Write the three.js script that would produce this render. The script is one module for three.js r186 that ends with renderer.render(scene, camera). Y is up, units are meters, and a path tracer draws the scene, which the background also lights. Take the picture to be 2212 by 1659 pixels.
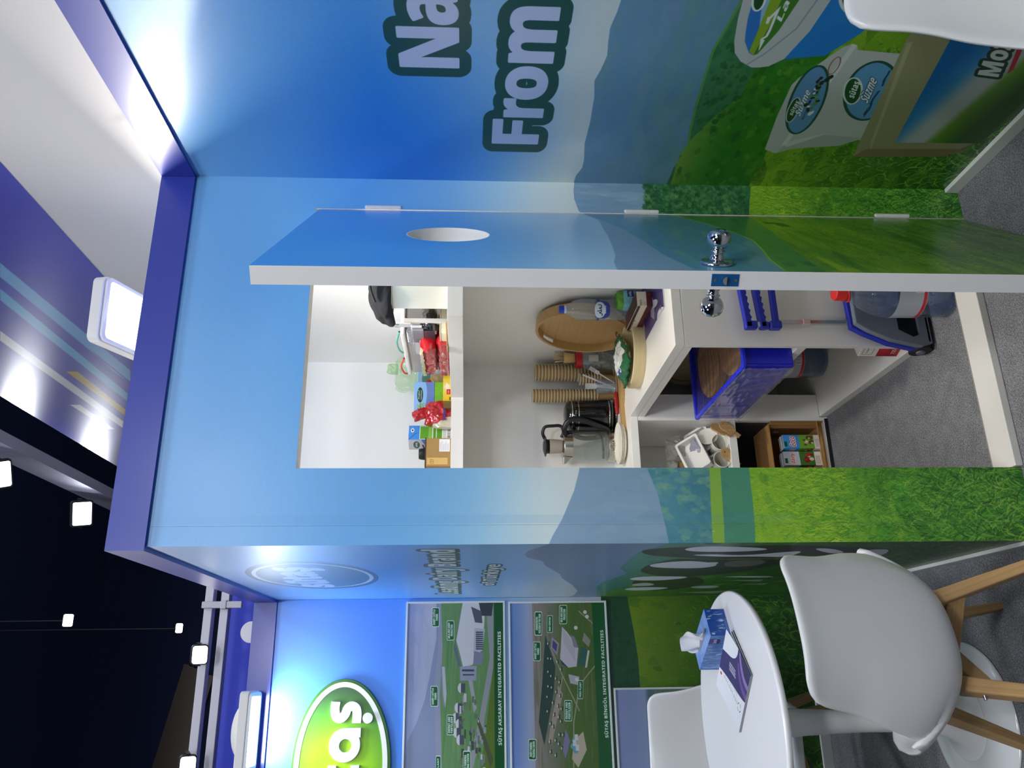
import * as THREE from 'three';
import { RoundedBoxGeometry } from 'three/addons/geometries/RoundedBoxGeometry.js';
import { mergeGeometries, mergeVertices, toCreasedNormals } from 'three/addons/utils/BufferGeometryUtils.js';
import { RectAreaLightUniformsLib } from 'three/addons/lights/RectAreaLightUniformsLib.js';
import { ImprovedNoise } from 'three/addons/math/ImprovedNoise.js';

// ---------- camera, exposure, renderer ----------
const renderer = new THREE.WebGLRenderer({ antialias: true });
renderer.toneMapping = THREE.LinearToneMapping;
renderer.toneMappingExposure = 1.0;
renderer.shadowMap.enabled = true;
renderer.shadowMap.type = THREE.PCFSoftShadowMap;
RectAreaLightUniformsLib.init();
const scene = new THREE.Scene();
scene.background = new THREE.Color(0x000000);
const camera = new THREE.PerspectiveCamera(2 * Math.atan(829.5 / 1754.07) * 180 / Math.PI, 2212 / 1659, 0.05, 60);
{ // a phone held sideways: the picture's left is the room's up
  const yaw = 0.3447, pit = -0.0556, rol = 0.0043;
  const fwd = new THREE.Vector3(Math.sin(yaw) * Math.cos(pit), Math.sin(pit), -Math.cos(yaw) * Math.cos(pit));
  const r0 = new THREE.Vector3().crossVectors(fwd, new THREE.Vector3(0, 1, 0)).normalize(), u0 = new THREE.Vector3().crossVectors(r0, fwd);
  const r = r0.clone().multiplyScalar(Math.cos(rol)).addScaledVector(u0, Math.sin(rol)), u = r0.clone().multiplyScalar(-Math.sin(rol)).addScaledVector(u0, Math.cos(rol));
  camera.position.set(-0.3202, 1.54, 2.1238);
  camera.matrixAutoUpdate = true;
  camera.quaternion.setFromRotationMatrix(new THREE.Matrix4().makeBasis(u.clone().negate(), r, fwd.clone().negate()));
}
// light levels: hall lamps, flood over the store, flood over the poster wall, flood behind the viewer
const LV = { hall: 27, store: 160, poster: 100, keyL: 84, keyR: 48, spot: 2, rake: 20 };

// ---------- helpers ----------
let seed = 7;
const rnd = () => { seed = (seed * 1664525 + 1013904223) >>> 0; return seed / 4294967296; };
const rr = (a, b) => a + (b - a) * rnd();
const pick = (a) => a[Math.floor(rnd() * a.length)];
const noise = new ImprovedNoise();
const V = (x, y, z) => new THREE.Vector3(x, y, z);
const used = new Map();
function numbered(n) { const k = used.get(n) || 0; used.set(n, k + 1); return k ? n + '_' + String(k).padStart(3, '0') : n; }
function shade(o) { o.traverse((m) => { if (m.isMesh) { m.castShadow = true; m.receiveShadow = true; } }); return o; }
function tag(o, label, category, group) { o.userData.label = label; o.userData.category = category; if (group) o.userData.group = group; return o; }
function thing(name, label, category, p = [0, 0, 0], turn = 0, group) {
  const o = new THREE.Group(); o.name = numbered(name); o.position.set(...p); o.rotation.y = turn; scene.add(o); return tag(o, label, category, group);
}
function part(name, geo, m, parent, label) { const o = new THREE.Mesh([].concat(geo).length > 1 ? mergeGeometries([].concat(geo).map(plain)) : [].concat(geo)[0], m); o.name = name; o.castShadow = o.receiveShadow = true; if (label) o.userData.label = label; parent.add(o); return o; }
function single(name, geo, m, label, category, group, p = [0, 0, 0], turn = 0) { const o = part(numbered(name), geo, m, scene); o.position.set(...p); o.rotation.y = turn; return tag(o, label, category, group); }
function struct(name, geo, m) { const o = part(numbered(name), geo, m, scene); o.userData.kind = 'structure'; return o; }
function structGroup(name, p = [0, 0, 0], turn = 0) { const o = new THREE.Group(); o.name = numbered(name); o.position.set(...p); o.rotation.y = turn; o.userData.kind = 'structure'; scene.add(o); return o; }
const plain = (g) => { g = g.index ? g.toNonIndexed() : g; for (const k of Object.keys(g.attributes)) if (!['position', 'normal', 'uv'].includes(k)) g.deleteAttribute(k); if (!g.attributes.uv) g.setAttribute('uv', new THREE.BufferAttribute(new Float32Array(g.attributes.position.count * 2), 2)); g.clearGroups(); return g; };
const bx = (x0, x1, y0, y1, z0, z1, r = 0) => { const g = r ? new RoundedBoxGeometry(x1 - x0, y1 - y0, z1 - z0, 2, r) : new THREE.BoxGeometry(x1 - x0, y1 - y0, z1 - z0); return g.translate((x0 + x1) / 2, (y0 + y1) / 2, (z0 + z1) / 2); };
const cyl = (r0, r1, h, n = 32, open = false) => new THREE.CylinderGeometry(r1, r0, h, n, 1, open).translate(0, h / 2, 0);
const lathe = (pts, n = 48) => new THREE.LatheGeometry(pts.map((p) => new THREE.Vector2(p[0], p[1])), n);
const tube = (pts, r, n = 40, k = 10, closed = false) => new THREE.TubeGeometry(new THREE.CatmullRomCurve3(pts.map((p) => V(...p)), closed), n, r, k, closed);
const flat = (pts) => { const s = new THREE.Shape(); pts.forEach((p, i) => (i ? s.lineTo(p[0], p[1]) : s.moveTo(p[0], p[1]))); return s; };
const extr = (s, d, b = 0, curve = 12) => new THREE.ExtrudeGeometry(s, { depth: d, bevelEnabled: b > 0, bevelThickness: b, bevelSize: b, bevelOffset: -b, bevelSegments: 2, curveSegments: curve });
const rrect = (w, h, r, x = -w / 2, y = -h / 2) => { const s = new THREE.Shape(); s.moveTo(x + r, y); s.lineTo(x + w - r, y); s.absarc(x + w - r, y + r, r, -Math.PI / 2, 0); s.lineTo(x + w, y + h - r); s.absarc(x + w - r, y + h - r, r, 0, Math.PI / 2); s.lineTo(x + r, y + h); s.absarc(x + r, y + h - r, r, Math.PI / 2, Math.PI); s.lineTo(x, y + r); s.absarc(x + r, y + r, r, Math.PI, Math.PI * 1.5); return s; };
function uvBy(g, f) { const p = g.attributes.position, u = new Float32Array(p.count * 2); for (let i = 0; i < p.count; i++) { const q = f(p.getX(i), p.getY(i), p.getZ(i)); u[2 * i] = q[0]; u[2 * i + 1] = q[1]; } g.setAttribute('uv', new THREE.BufferAttribute(u, 2)); return g; }
function warp(g, f) { g = mergeVertices((() => { const h = g.clone(); h.deleteAttribute('normal'); return h; })(), 1e-5); const p = g.attributes.position, v = V(); for (let i = 0; i < p.count; i++) { v.fromBufferAttribute(p, i); f(v); p.setXYZ(i, v.x, v.y, v.z); } g.computeVertexNormals(); return g; }
const C = (hex) => new THREE.Color(hex);
const mats = new Map();
function M(hex, rough = 0.6, o = {}) { const k = hex + '|' + rough + JSON.stringify(o); if (!mats.has(k)) mats.set(k, new THREE.MeshPhysicalMaterial({ color: C(hex), roughness: rough, ...o })); return mats.get(k); }
const TM = (map, rough = 0.5, o = {}) => new THREE.MeshPhysicalMaterial({ map, roughness: rough, ...o });
function canvasTex(w, h, draw, repeat) { const c = document.createElement('canvas'); c.width = w; c.height = h; const x = c.getContext('2d'); draw(x, w, h); const t = new THREE.CanvasTexture(c); t.colorSpace = THREE.SRGBColorSpace; if (repeat) { t.wrapS = t.wrapT = THREE.RepeatWrapping; } return t; }
function path(x, pts) { x.beginPath(); pts.forEach((p, i) => (i ? x.lineTo(p[0], p[1]) : x.moveTo(p[0], p[1]))); x.closePath(); }
function fill(x, pts, c) { path(x, pts); x.fillStyle = c; x.fill(); }
// the words of a label, fitted into a box (x0, y0 top, x1, y1 bottom), with an optional outline
function words(x, s, x0, y0, x1, y1, c, o = {}) {
  x.save(); x.font = (o.font || 'bold') + ' 100px ' + (o.family || 'sans-serif'); x.textBaseline = 'alphabetic';
  const m = x.measureText(s), w = m.actualBoundingBoxRight + m.actualBoundingBoxLeft, h = m.actualBoundingBoxAscent + m.actualBoundingBoxDescent, sx = (x1 - x0) / w, sy = (y1 - y0) / h;
  x.translate(x0, y0); x.scale(sx, sy); x.translate(m.actualBoundingBoxLeft, m.actualBoundingBoxAscent); x.lineJoin = 'round';
  if (o.rim) { x.strokeStyle = o.rimColor; x.lineWidth = o.rim; x.strokeText(s, 0, 0); }
  if (o.fat) { x.strokeStyle = c; x.lineWidth = o.fat; x.strokeText(s, 0, 0); }
  x.fillStyle = c; x.fillText(s, 0, 0); x.restore();
}
function oval(x, c, a, b, fillc, stroke, lw) { x.save(); x.transform(a[0] - c[0], a[1] - c[1], b[0] - c[0], b[1] - c[1], c[0], c[1]); x.beginPath(); x.arc(0, 0, 1, 0, 7); x.restore(); if (fillc) { x.fillStyle = fillc; x.fill(); } if (stroke) { x.strokeStyle = stroke; x.lineWidth = lw; x.stroke(); } }
// text laid along a slanted box: o origin (left of base line), e end of base line, t top-left
function slant(x, s, o, e, t, c, opt = {}) { x.save(); x.transform((e[0] - o[0]) / 100, (e[1] - o[1]) / 100, (o[0] - t[0]) / 100, (o[1] - t[1]) / 100, t[0], t[1]); words(x, s, 0, 0, 100, 100, c, opt); x.restore(); }
// ---------- the printed landscape on the walls (each wall painted in its own metres) ----------
function wallCanvas(X0, X1, H, ppm, draw) {
  const t = canvasTex(Math.round((X1 - X0) * ppm), Math.round(H * ppm), (x, w, h) => {
    const q = (p) => [(p[0] - X0) * ppm, (H - p[1]) * ppm];
    draw({ x, w, h, ppm, q, Q: (ps) => ps.map(q), X: (v) => (v - X0) * ppm, Y: (v) => (H - v) * ppm });
  });
  t.userData = {};
  return { t, uv: (X, y) => [(X - X0) / (X1 - X0), y / H] };
}
function sky(k, stops) {
  const g = k.x.createLinearGradient(0, 0, 0, k.h), top = stops[0][0];
  stops.forEach(([y, c]) => g.addColorStop(Math.min(1, Math.max(0, k.Y(y) / k.h)), c));
  k.x.fillStyle = g; k.x.fillRect(0, 0, k.w, k.h);
}
function soft(k, X, y, r, c, a, sx = 1.6) { const [px, py] = k.q([X, y]), R = r * k.ppm, g = k.x.createRadialGradient(0, 0, 0, 0, 0, R); g.addColorStop(0, c + Math.round(a * 255).toString(16).padStart(2, '0')); g.addColorStop(1, c + '00'); k.x.save(); k.x.translate(px, py); k.x.scale(sx, 1); k.x.fillStyle = g; k.x.fillRect(-R, -R, 2 * R, 2 * R); k.x.restore(); }
// land below a ridge line: the ridge in metres from left to right, closed along the bottom of the wall
function land(k, ridge, c0, c1, inside, depth = 0.4) {
  const P = k.Q(ridge), top = Math.min(...P.map((p) => p[1])), x = k.x;
  x.save(); path(x, [...P, [P[P.length - 1][0] + 40, P[P.length - 1][1]], [P[P.length - 1][0] + 40, k.h], [P[0][0] - 40, k.h], [P[0][0] - 40, P[0][1]]]); x.clip();
  const g = x.createLinearGradient(0, top, 0, top + depth * k.ppm); g.addColorStop(0, c0); g.addColorStop(1, c1); x.fillStyle = g; x.fillRect(-50, top - 2, k.w + 100, k.h);
  if (inside) inside();
  x.restore();
}
function blots(k, n, X0, X1, y0, y1, r0, r1, cs, a, sx = 1, sy = 1) { // ragged little patches
  const x = k.x; for (let i = 0; i < n; i++) { const [px, py] = k.q([rr(X0, X1), rr(y0, y1)]), r = rr(r0, r1) * k.ppm, t = rr(-0.5, 0.5); x.globalAlpha = rr(a * 0.3, a); x.fillStyle = pick(cs); x.beginPath(); for (let j = 0; j < 9; j++) { const w = t + j * 0.698, q = r * rr(0.45, 1.15); x.lineTo(px + Math.cos(w) * q * sx, py + Math.sin(w) * q * sy); } x.closePath(); x.fill(); } x.globalAlpha = 1;
}
function grass(k, n, X0, X1, y0, y1, cs, len, lean = 0.5, w = 0.0015) {
  const x = k.x; x.lineCap = 'round'; for (let i = 0; i < n; i++) { const y = y0 + (y1 - y0) * (i / n), f = 0.4 + 1.3 * Math.pow(Math.max(0, (y0 - y) / (y0 - y1)), 1.2), [px, py] = k.q([rr(X0, X1), y + rr(-0.02, 0.02)]), L = rr(0.3, 1) * len * k.ppm * f, a = rr(-1.6, 1.6) * lean; x.globalAlpha = rr(0.35, 0.9); x.strokeStyle = pick(cs); x.lineWidth = Math.max(0.6, rr(0.6, 1.3) * w * k.ppm * f); x.beginPath(); x.moveTo(px, py); x.quadraticCurveTo(px + Math.sin(a) * L * 0.4, py - L * 0.6, px + Math.sin(a) * L, py - Math.cos(a) * L * 0.8); x.stroke(); } x.globalAlpha = 1;
}
const SKY = [[2.36, '#7ab5e8'], [2.05, '#58a5e8'], [1.78, '#3790e4'], [1.62, '#54a3e6'], [1.5, '#82bbe4'], [1.38, '#b4d0dc'], [1.28, '#d0dcd8'], [1.1, '#dae2da']];
const GB = ['#a8cc34', '#8fbf2b', '#6fae2a', '#4f9426', '#86b52e', '#c0d63c', '#3f8022'], GD = ['#3f8a2a', '#2c6f22', '#1f5a1c', '#55a02e', '#74b23a', '#17481a', '#8cc04a'], TREE = ['#3f7f52', '#2f6b3a', '#57934e', '#24572f', '#6aa35a', '#1f4c2c'], RIDGE = ['#7fb0c6', '#6fa2bc', '#5a90b2', '#8fbac2', '#80ad9f'];
const H0 = 2.36;

// the wall of the store, with the door opening
const frontWall = wallCanvas(0, 1.1, H0, 800, (k) => {
  sky(k, [[2.36, '#6eaade'], [2.1, '#70b2ea'], [1.85, '#60aef0'], [1.62, '#84c4f2'], [1.45, '#b4dcf0'], [1.33, '#d6e8ea'], [1.2, '#dce6e2']]);
  for (let i = 0; i < 26; i++) soft(k, rr(0, 1.1), rr(1.5, 2.3), rr(0.1, 0.3), pick(['#8fbce6', '#4a8fd0', '#5f9fd8']), 0.16);
  const far = [...[[.001,1.324],[.018,1.316],[.066,1.287],[.14,1.253],[.191,1.238],[.206,1.235]], [0.35, 1.31], [0.6, 1.28], [0.8, 1.3], ...[[.981,1.188],[1.001,1.204],[1.042,1.216],[1.071,1.217],[1.098,1.213]]];
  land(k, far, '#8fadca', '#7fa2b8', () => { blots(k, 60, 0, 0.25, 0.95, 1.3, 0.01, 0.05, ['#9db6cc', '#86a4c0', '#8fa9bd'], 0.25, 1, 2.4); blots(k, 90, 0.85, 1.1, 1.0, 1.32, 0.006, 0.03, ['#a7c9da', '#6d9fc6', '#9cc4c9', '#84b0cf', '#aacfc0'], 0.4, 0.5, 3); }, 0.3);
  land(k, [...[[.004,1.008],[.053,1.015],[.127,1.027],[.165,1.039],[.203,1.052]], [0.3, 1.05], [0.7, 1.03], [0.86, 1.03], ...[[.995,.922],[1.064,.929],[1.102,.932]]], '#5c99aa', '#3f7f83', () => { blots(k, 320, 0, 0.4, 0.85, 1.08, 0.004, 0.016, ['#4b8aa0', '#6aa39a', '#7eb089', '#5f98a0', '#3f7d94', '#8db38a'], 0.5, 1, 1.6); blots(k, 700, 0.8, 1.1, 0.7, 1.02, 0.004, 0.014, TREE, 0.7); }, 0.2);
  // a bright green hill edge near the hinge, and the lit lane of grass on the other side
  k.x.strokeStyle = '#93cf4e'; k.x.lineWidth = 0.008 * k.ppm; k.x.beginPath(); k.Q([[1.102,.932],[1.064,.929],[.995,.922]]).forEach((p, i) => (i ? k.x.lineTo(...p) : k.x.moveTo(...p))); k.x.stroke();
  k.x.save(); path(k.x, k.Q([...[[-.004,.891],[.064,.888],[.139,.884],[.206,.88]], [0.5, 0.94], [0.5, 0.915], ...[[.206,.85],[.139,.851],[.064,.855],[-.004,.859]]])); k.x.clip(); k.x.fillStyle = '#86b545'; k.x.fillRect(0, 0, k.w, k.h); grass(k, 900, 0, 0.5, 0.99, 0.9, ['#a9cf55', '#6fa83e', '#c5d873', '#5c9440'], 0.03, 0.6, 0.002); k.x.restore();
  land(k, [...[[-.004,.859],[.064,.855],[.206,.85]], [0.5, 0.91], [0.75, 0.9]], '#4a8d78', '#4b8f70', () => blots(k, 260, 0, 0.8, 0.84, 0.93, 0.004, 0.02, ['#3f8068', '#5aa080', '#4a9070'], 0.3, 1, 2), 0.1);
  fill(k.x, k.Q([[0.84, 0.99], [1.1, 0.99], [1.1, 0.6], [0.84, 0.6]]), '#37744a'); blots(k, 2600, 0.84, 1.1, 0.68, 1.0, 0.003, 0.012, [...TREE, '#2a6235'], 0.7);
  const near = [...[[-.005,.777],[.039,.773],[.101,.771],[.152,.771],[.206,.77]], [0.4, 0.85], [0.8, 0.84], ...[[.99,.68],[1.036,.673],[1.106,.66]]];
  land(k, near, '#93bf30', '#2f7a22', () => {
    blots(k, 600, 0, 1.1, 0.3, 0.9, 0.006, 0.03, ['#6fae2c', '#9cc734', '#579a2a', '#b5cf3c', '#3f7f26'], 0.45, 1.4, 0.7); blots(k, 300, 0, 1.1, 0, 0.45, 0.02, 0.06, ['#3f8c2a', '#2a6a22', '#58a22f', '#235c20'], 0.4, 1.4, 0.8);
    grass(k, 16000, 0, 1.1, 0.88, 0.5, GB, 0.022, 0.35, 0.0014); grass(k, 22000, 0, 1.1, 0.55, 0, [...GD, ...GD, '#a6c94a'], 0.05, 0.55, 0.0017);
  }, 0.9);
  k.x.fillStyle = '#5d8fc41c'; k.x.fillRect(k.X(0.055), 0, 0.022 * k.ppm, k.h * 0.72); // the overlap of two lengths of film
});

// the door leaf carries its own length of the picture (X runs from the free edge to the hinge)
const doorPrint = wallCanvas(-0.825, 0, 1.99, 800, (k) => {
  sky(k, [[1.99, '#4aa6f6'], [1.8, '#56b0fc'], [1.6, '#68bcfe'], [1.45, '#90cef6'], [1.3, '#b8e0f4'], [1.1, '#c2e0ee']]);
  for (let i = 0; i < 20; i++) soft(k, rr(-0.8, 0), rr(1.2, 1.95), rr(0.08, 0.25), pick(['#7fbcf0', '#2f80d4', '#a6cfe6']), 0.14, 2);
  land(k, [[-.826,1.23],[-.743,1.223],[-.669,1.207],[-.54,1.193],[-.393,1.18],[-.272,1.174],[-.172,1.166],[-.12,1.166],[-.02,1.19]], '#8fb2cc', '#86a9c2', null, 0.3);
  land(k, [[-.833,.953],[-.811,1.065],[-.639,1.094],[-.468,1.102],[-.306,1.119],[-.137,1.155],[-.029,1.189]], '#5f9bc0', '#5c97a6', () => { blots(k, 300, -0.8, 0, 0.7, 1.3, 0.006, 0.03, ['#6fa6b4', '#4f8db4', '#7fb09c', '#8db893', '#5590b0'], 0.4, 2.2, 0.6); }, 0.3);
  land(k, [[-.815,.875],[-.689,.863],[-.574,.839],[-.432,.817],[-.34,.827],[-.257,.84],[-.159,.865],[-.073,.896],[.01,.918]], '#57993a', '#3f8a55', () => { blots(k, 400, -0.82, 0, 0.3, 1.05, 0.005, 0.025, ['#2f7030', '#3f8a48', '#4f9a50', '#2b6634'], 0.5, 2, 0.7); k.x.strokeStyle = '#8fc94a'; k.x.lineWidth = 9; k.x.beginPath(); k.Q([[-.815,.875],[-.689,.863],[-.574,.839],[-.432,.817],[-.34,.827],[-.257,.84],[-.159,.865],[-.073,.896],[.01,.918]]).forEach((p, i) => (i ? k.x.lineTo(...p) : k.x.moveTo(...p))); k.x.stroke(); }, 0.3);
  land(k, [[-.823,.781],[-.735,.775],[-.598,.764],[-.439,.738],[-.292,.712],[-.143,.697],[.007,.68]], '#9ac22c', '#3a7f2c', () => {
    blots(k, 600, -0.82, 0, 0, 0.85, 0.01, 0.06, ['#7fb52a', '#4f8f2a', '#a9c72e', '#2f6f24', '#387a2c'], 0.4, 3, 0.5); grass(k, 7000, -0.82, 0, 0.85, 0, [...GB, ...GD], 0.03, 1.3, 0.0022); blots(k, 160, -0.82, 0, 0, 0.45, 0.01, 0.05, ['#245f24', '#8fb84a', '#2f7434'], 0.35, 4, 0.4);
  }, 0.9);
  fill(k.x, k.Q([[-.114,.679],[-.136,.626],[-.195,.624],[-.206,.652],[-.156,.658],[-.159,.682]]), '#23301f');
});

// the long wall on the right with the big words and the packs
const rightWall = wallCanvas(0, 2.5, H0, 780, (k) => {
  const x = k.x; sky(k, SKY);
  for (let i = 0; i < 60; i++) soft(k, rr(0, 2.5), rr(1.4, 2.3), rr(0.12, 0.4), pick(['#9cc4ea', '#2f7fd2', '#5fa3e0', '#2a7cd6']), 0.16);
  soft(k, 0.15, 1.7, 0.45, '#1c74d2', 0.5, 1.2); soft(k, 1.0, 1.35, 0.5, '#b9cdd2', 0.4, 2);
  const far = [...[[-.006,1.215],[.036,1.213],[.079,1.199],[.118,1.199],[.195,1.208],[.288,1.206],[.392,1.21],[.453,1.219],[.499,1.208],[.544,1.201],[.59,1.206],[.634,1.209],[.684,1.201],[.718,1.198]], [1.6, 1.1], [2.5, 1.2]];
  land(k, far, '#6f95b6', '#54888c', () => {
    blots(k, 500, 0, 1.4, 0.8, 1.32, 0.01, 0.06, ['#7c9cba', '#5f8cae', '#6a96a8', '#5a8f98', '#6d9d93'], 0.28, 1.8, 0.8);
    for (const [a, b] of [[[[.01,.856],[.343,1.032],[.55,1.033],[.724,1.034]], '#6f9a8a'], [[[.006,.985],[.321,1.091],[.483,1.087]], '#7fa3a2']]) { x.strokeStyle = b; x.globalAlpha = 0.25; x.lineWidth = 26; x.beginPath(); k.Q(a).forEach((p, i) => (i ? x.lineTo(...p) : x.moveTo(...p))); x.stroke(); x.globalAlpha = 1; }
  }, 0.5);
  land(k, [...[[.003,.927],[.045,.925],[.093,.926],[.162,.903],[.257,.924],[.355,.935],[.48,.944],[.577,.949],[.652,.938],[.728,.929]], [1.5, 0.75], [2.5, 0.8]], '#3d7a50', '#2f6f3a', () => { blots(k, 2600, 0, 2.5, 0.2, 1.05, 0.004, 0.02, ['#2f6b46', '#25603a', '#41804a', '#37764a', '#1f5432'], 0.5, 1.6, 0.8); x.strokeStyle = '#6f9c48'; x.lineWidth = 10; x.globalAlpha = 0.7; x.beginPath(); k.Q([[.093,.926],[.162,.903],[.257,.924],[.355,.935],[.48,.944],[.577,.949],[.652,.938],[.728,.929]]).forEach((p, i) => (i ? x.lineTo(...p) : x.moveTo(...p))); x.stroke(); x.globalAlpha = 1; }, 0.4);
  land(k, [...[[.026,.915],[.161,.923],[.235,.905],[.319,.874],[.411,.826],[.51,.823],[.527,.794],[.555,.699]], [1.4, 0.6], [2.5, 0.55]], '#7a9f3e', '#2c7a1e', () => { blots(k, 4200, 0, 2.5, 0, 0.95, 0.004, 0.018, ['#2f6f22', '#3f8a2a', '#285f20', '#4f9a2a', '#1f5620', '#6a9a34'], 0.6, 1.5, 0.8); }, 0.12);
  for (const [px, py] of [[1600, 160], [1602, 176], [1607, 196], [1620, 220], [1640, 190]]) { const p = k.q([[.492,.853]][0]); }
  blots(k, 300, 0.3, 1.0, 0.72, 0.92, 0.004, 0.014, ['#1f4f22', '#2a5f28', '#3f7a34'], 0.7, 1.3, 1);
  land(k, [...[[.011,.668],[.078,.662],[.17,.673],[.235,.676],[.338,.623],[.532,.66]], [1.4, 0.55], [2.5, 0.5]], '#8cb52a', '#1f5a16', () => { blots(k, 900, 0, 2.5, 0, 0.85, 0.01, 0.05, ['#5f962a', '#3f7f22', '#86ad2c', '#2c661e', '#1d5018'], 0.45, 1.6, 0.7); grass(k, 14000, 0, 2.5, 0.85, 0, [...GD, '#6fae2a', '#86b52e'], 0.035, 0.8, 0.0026); }, 0.55);
  // words: two lines of rounded letters, pale with a dark green edge
  const rim = '#1d4a3c', L = '#bcc7e2', ch = (s, a) => { const p = k.Q(a), xs = p.map((q) => q[0]), ys = p.map((q) => q[1]); return [s, Math.min(...xs), Math.min(...ys), Math.max(...xs), Math.max(...ys)]; };
  const From = [ch('F', [[.191,1.47],[.291,1.345]]), ch('r', [[.305,1.444],[.378,1.341]]), ch('o', [[.378,1.442],[.496,1.339]]), ch('m', [[.513,1.441],[.688,1.334]])], Na = [ch('N', [[.49,1.707],[.618,1.566]]), ch('a', [[.631,1.676],[.722,1.564]]), ch('t', [[.725,1.686],[.78,1.563]])];
  for (const line of [From, Na]) { for (const [s, a, b, c, d] of line) words(x, s, a, b, c, d, rim, { rim: 34, rimColor: rim }); for (const [s, a, b, c, d] of line) words(x, s, a, b, c, d, L, { fat: 4 }); }
  // printed bucket with a meadow on its lid
  fill(x, k.Q([...[[.549,.762],[.563,.665],[.641,.609],[.7,.595],[.816,.652]], [1.15, 0.8], [1.0, 1.0], ...[[.732,.825]]]), '#1d78c8'); blots(k, 60, 0.75, 1.15, 0.55, 0.8, 0.02, 0.07, ['#2f8fd2', '#1f6fc0', '#4fa3d6', '#3a9fc8'], 0.3, 2, 1);
  fill(x, k.Q([...[[.728,.924],[.674,.918],[.605,.905],[.565,.891],[.536,.867],[.516,.833],[.517,.812],[.522,.791],[.549,.762],[.641,.735],[.736,.725]], [1.1, 0.95], [0.98, 1.02]]), '#b6bcbb');
  x.save(); path(x, k.Q([...[[.729,.901],[.675,.895],[.631,.886],[.604,.879],[.566,.856],[.558,.842],[.564,.834],[.639,.81],[.733,.797]], [1.05, 0.92], [0.98, 0.99]])); x.clip(); x.fillStyle = '#2f73c4'; x.fillRect(0, 0, k.w, k.h); fill(x, k.Q([[.648,.859],[.581,.853],[.589,.845],[.704,.855],[.757,.863],[.756,.886]]), '#8fb4d6'); fill(x, k.Q([[.763,.864],[.648,.859],[.57,.857],[.542,.823],[.65,.793],[.786,.783]]), '#86ab30'); fill(x, k.Q([[.765,.837],[.648,.837],[.561,.843],[.551,.814],[.651,.782],[.786,.783]]), '#3f7a2c'); x.restore();
  x.strokeStyle = '#dfe4e2'; x.lineWidth = 5; x.beginPath(); k.Q([[.682,.848],[.661,.845],[.677,.845],[.702,.834],[.64,.831],[.622,.832],[.612,.84],[.594,.836],[.61,.835]]).forEach((p, i) => (i ? x.lineTo(...p) : x.moveTo(...p))); x.stroke(); slant(x, 'La', ...k.Q([[.667,.813],[.725,.815],[.677,.828]]), '#dfe4e2');
  oval(x, ...k.Q([[.732,.888],[.764,.889],[.722,.873]]), '#1d4a2c', '#dfe4e2', 4); oval(x, ...k.Q([[.741,.668],[.789,.691],[.74,.705]]), '#1d4a2c', '#cfd8d2', 6);
  x.strokeStyle = '#8e9694'; x.lineWidth = 3; x.beginPath(); k.Q([[.525,.849],[.562,.818],[.648,.77],[.735,.756]]).forEach((p, i) => (i ? x.lineTo(...p) : x.moveTo(...p))); x.stroke();
  // printed white tub of cheese
  fill(x, k.Q([[.185,.682],[.327,.7],[.426,.706],[.458,.708],[.484,.699],[.592,.635],[.606,.615],[.601,.601],[.586,.593],[.577,.483],[.596,.481],[.183,.257],[.239,.429],[.209,.475],[.192,.602],[.168,.644]]), '#b4b9b6');
  fill(x, k.Q([[.168,.644],[.192,.602],[.209,.475],[.247,.423],[.26,.555],[.217,.629]]), '#a3aaa2'); fill(x, k.Q([[.214,.643],[.255,.564],[.265,.528],[.198,.622]]), '#c2c6c0');
  fill(x, k.Q([[.606,.615],[.601,.601],[.211,.627],[.201,.642]]), '#cbcfcb');
  oval(x, ...k.Q([[.394,.643],[.516,.644],[.339,.593]]), '#5a8bb8', '#1d4a3c', 5); oval(x, ...k.Q([[.359,.666],[.404,.666],[.337,.65]]), '#1d4a2c', '#cfd8d2', 2);
  oval(x, ...k.Q([[.437,.49],[.541,.497],[.398,.416]]), '#5a95c0', '#1d4a3c', 6); oval(x, ...k.Q([[.439,.538],[.476,.536],[.406,.508]]), '#1d4a2c', '#cfd8d2', 4);
  slant(x, 'sütaş', ...k.Q([[.409,.516],[.47,.528],[.419,.543]]), '#e4eae6'); slant(x, 'Süzme', ...k.Q([[.392,.476],[.481,.492],[.41,.507]]), '#e4eae6', { font: 'bold italic', rim: 14, rimColor: '#1d3f6c' });
  slant(x, 'sütaş', ...k.Q([[.333,.655],[.39,.658],[.344,.672]]), '#e4eae6'); slant(x, 'Süzme', ...k.Q([[.333,.637],[.434,.647],[.344,.657]]), '#e4eae6', { font: 'bold italic', rim: 10, rimColor: '#1d3f6c' }); slant(x, 'New White Cheese', ...k.Q([[.318,.621],[.476,.64],[.326,.631]]), '#1d3f5c');
  for (let i = 0; i < 26; i++) { const t = i / 25, p = k.q([[.347,.625]][0]), r = k.q([[.49,.634]][0]); x.fillStyle = pick(['#1c2420', '#dfe4e2', '#4f8a30', '#1c2420']); x.beginPath(); x.ellipse(p[0] + (r[0] - p[0]) * t, p[1] + (r[1] - p[1]) * t + rr(-10, 14), rr(3, 7), rr(2, 6), 0, 0, 7); x.fill(); }
  oval(x, ...k.Q([[.53,.627],[.556,.623],[.514,.616]]), null, '#8c4a4a', 2);
  x.strokeStyle = '#1d3f5c'; x.lineWidth = 4; x.beginPath(); k.Q([[.347,.465],[.362,.465],[.351,.462],[.37,.461],[.396,.466],[.389,.467],[.411,.47],[.426,.47],[.444,.469],[.436,.47],[.461,.47],[.485,.475],[.478,.476],[.506,.477],[.519,.479]]).forEach((p, i) => (i % 5 ? x.lineTo(...p) : x.moveTo(...p))); x.stroke();
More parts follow.
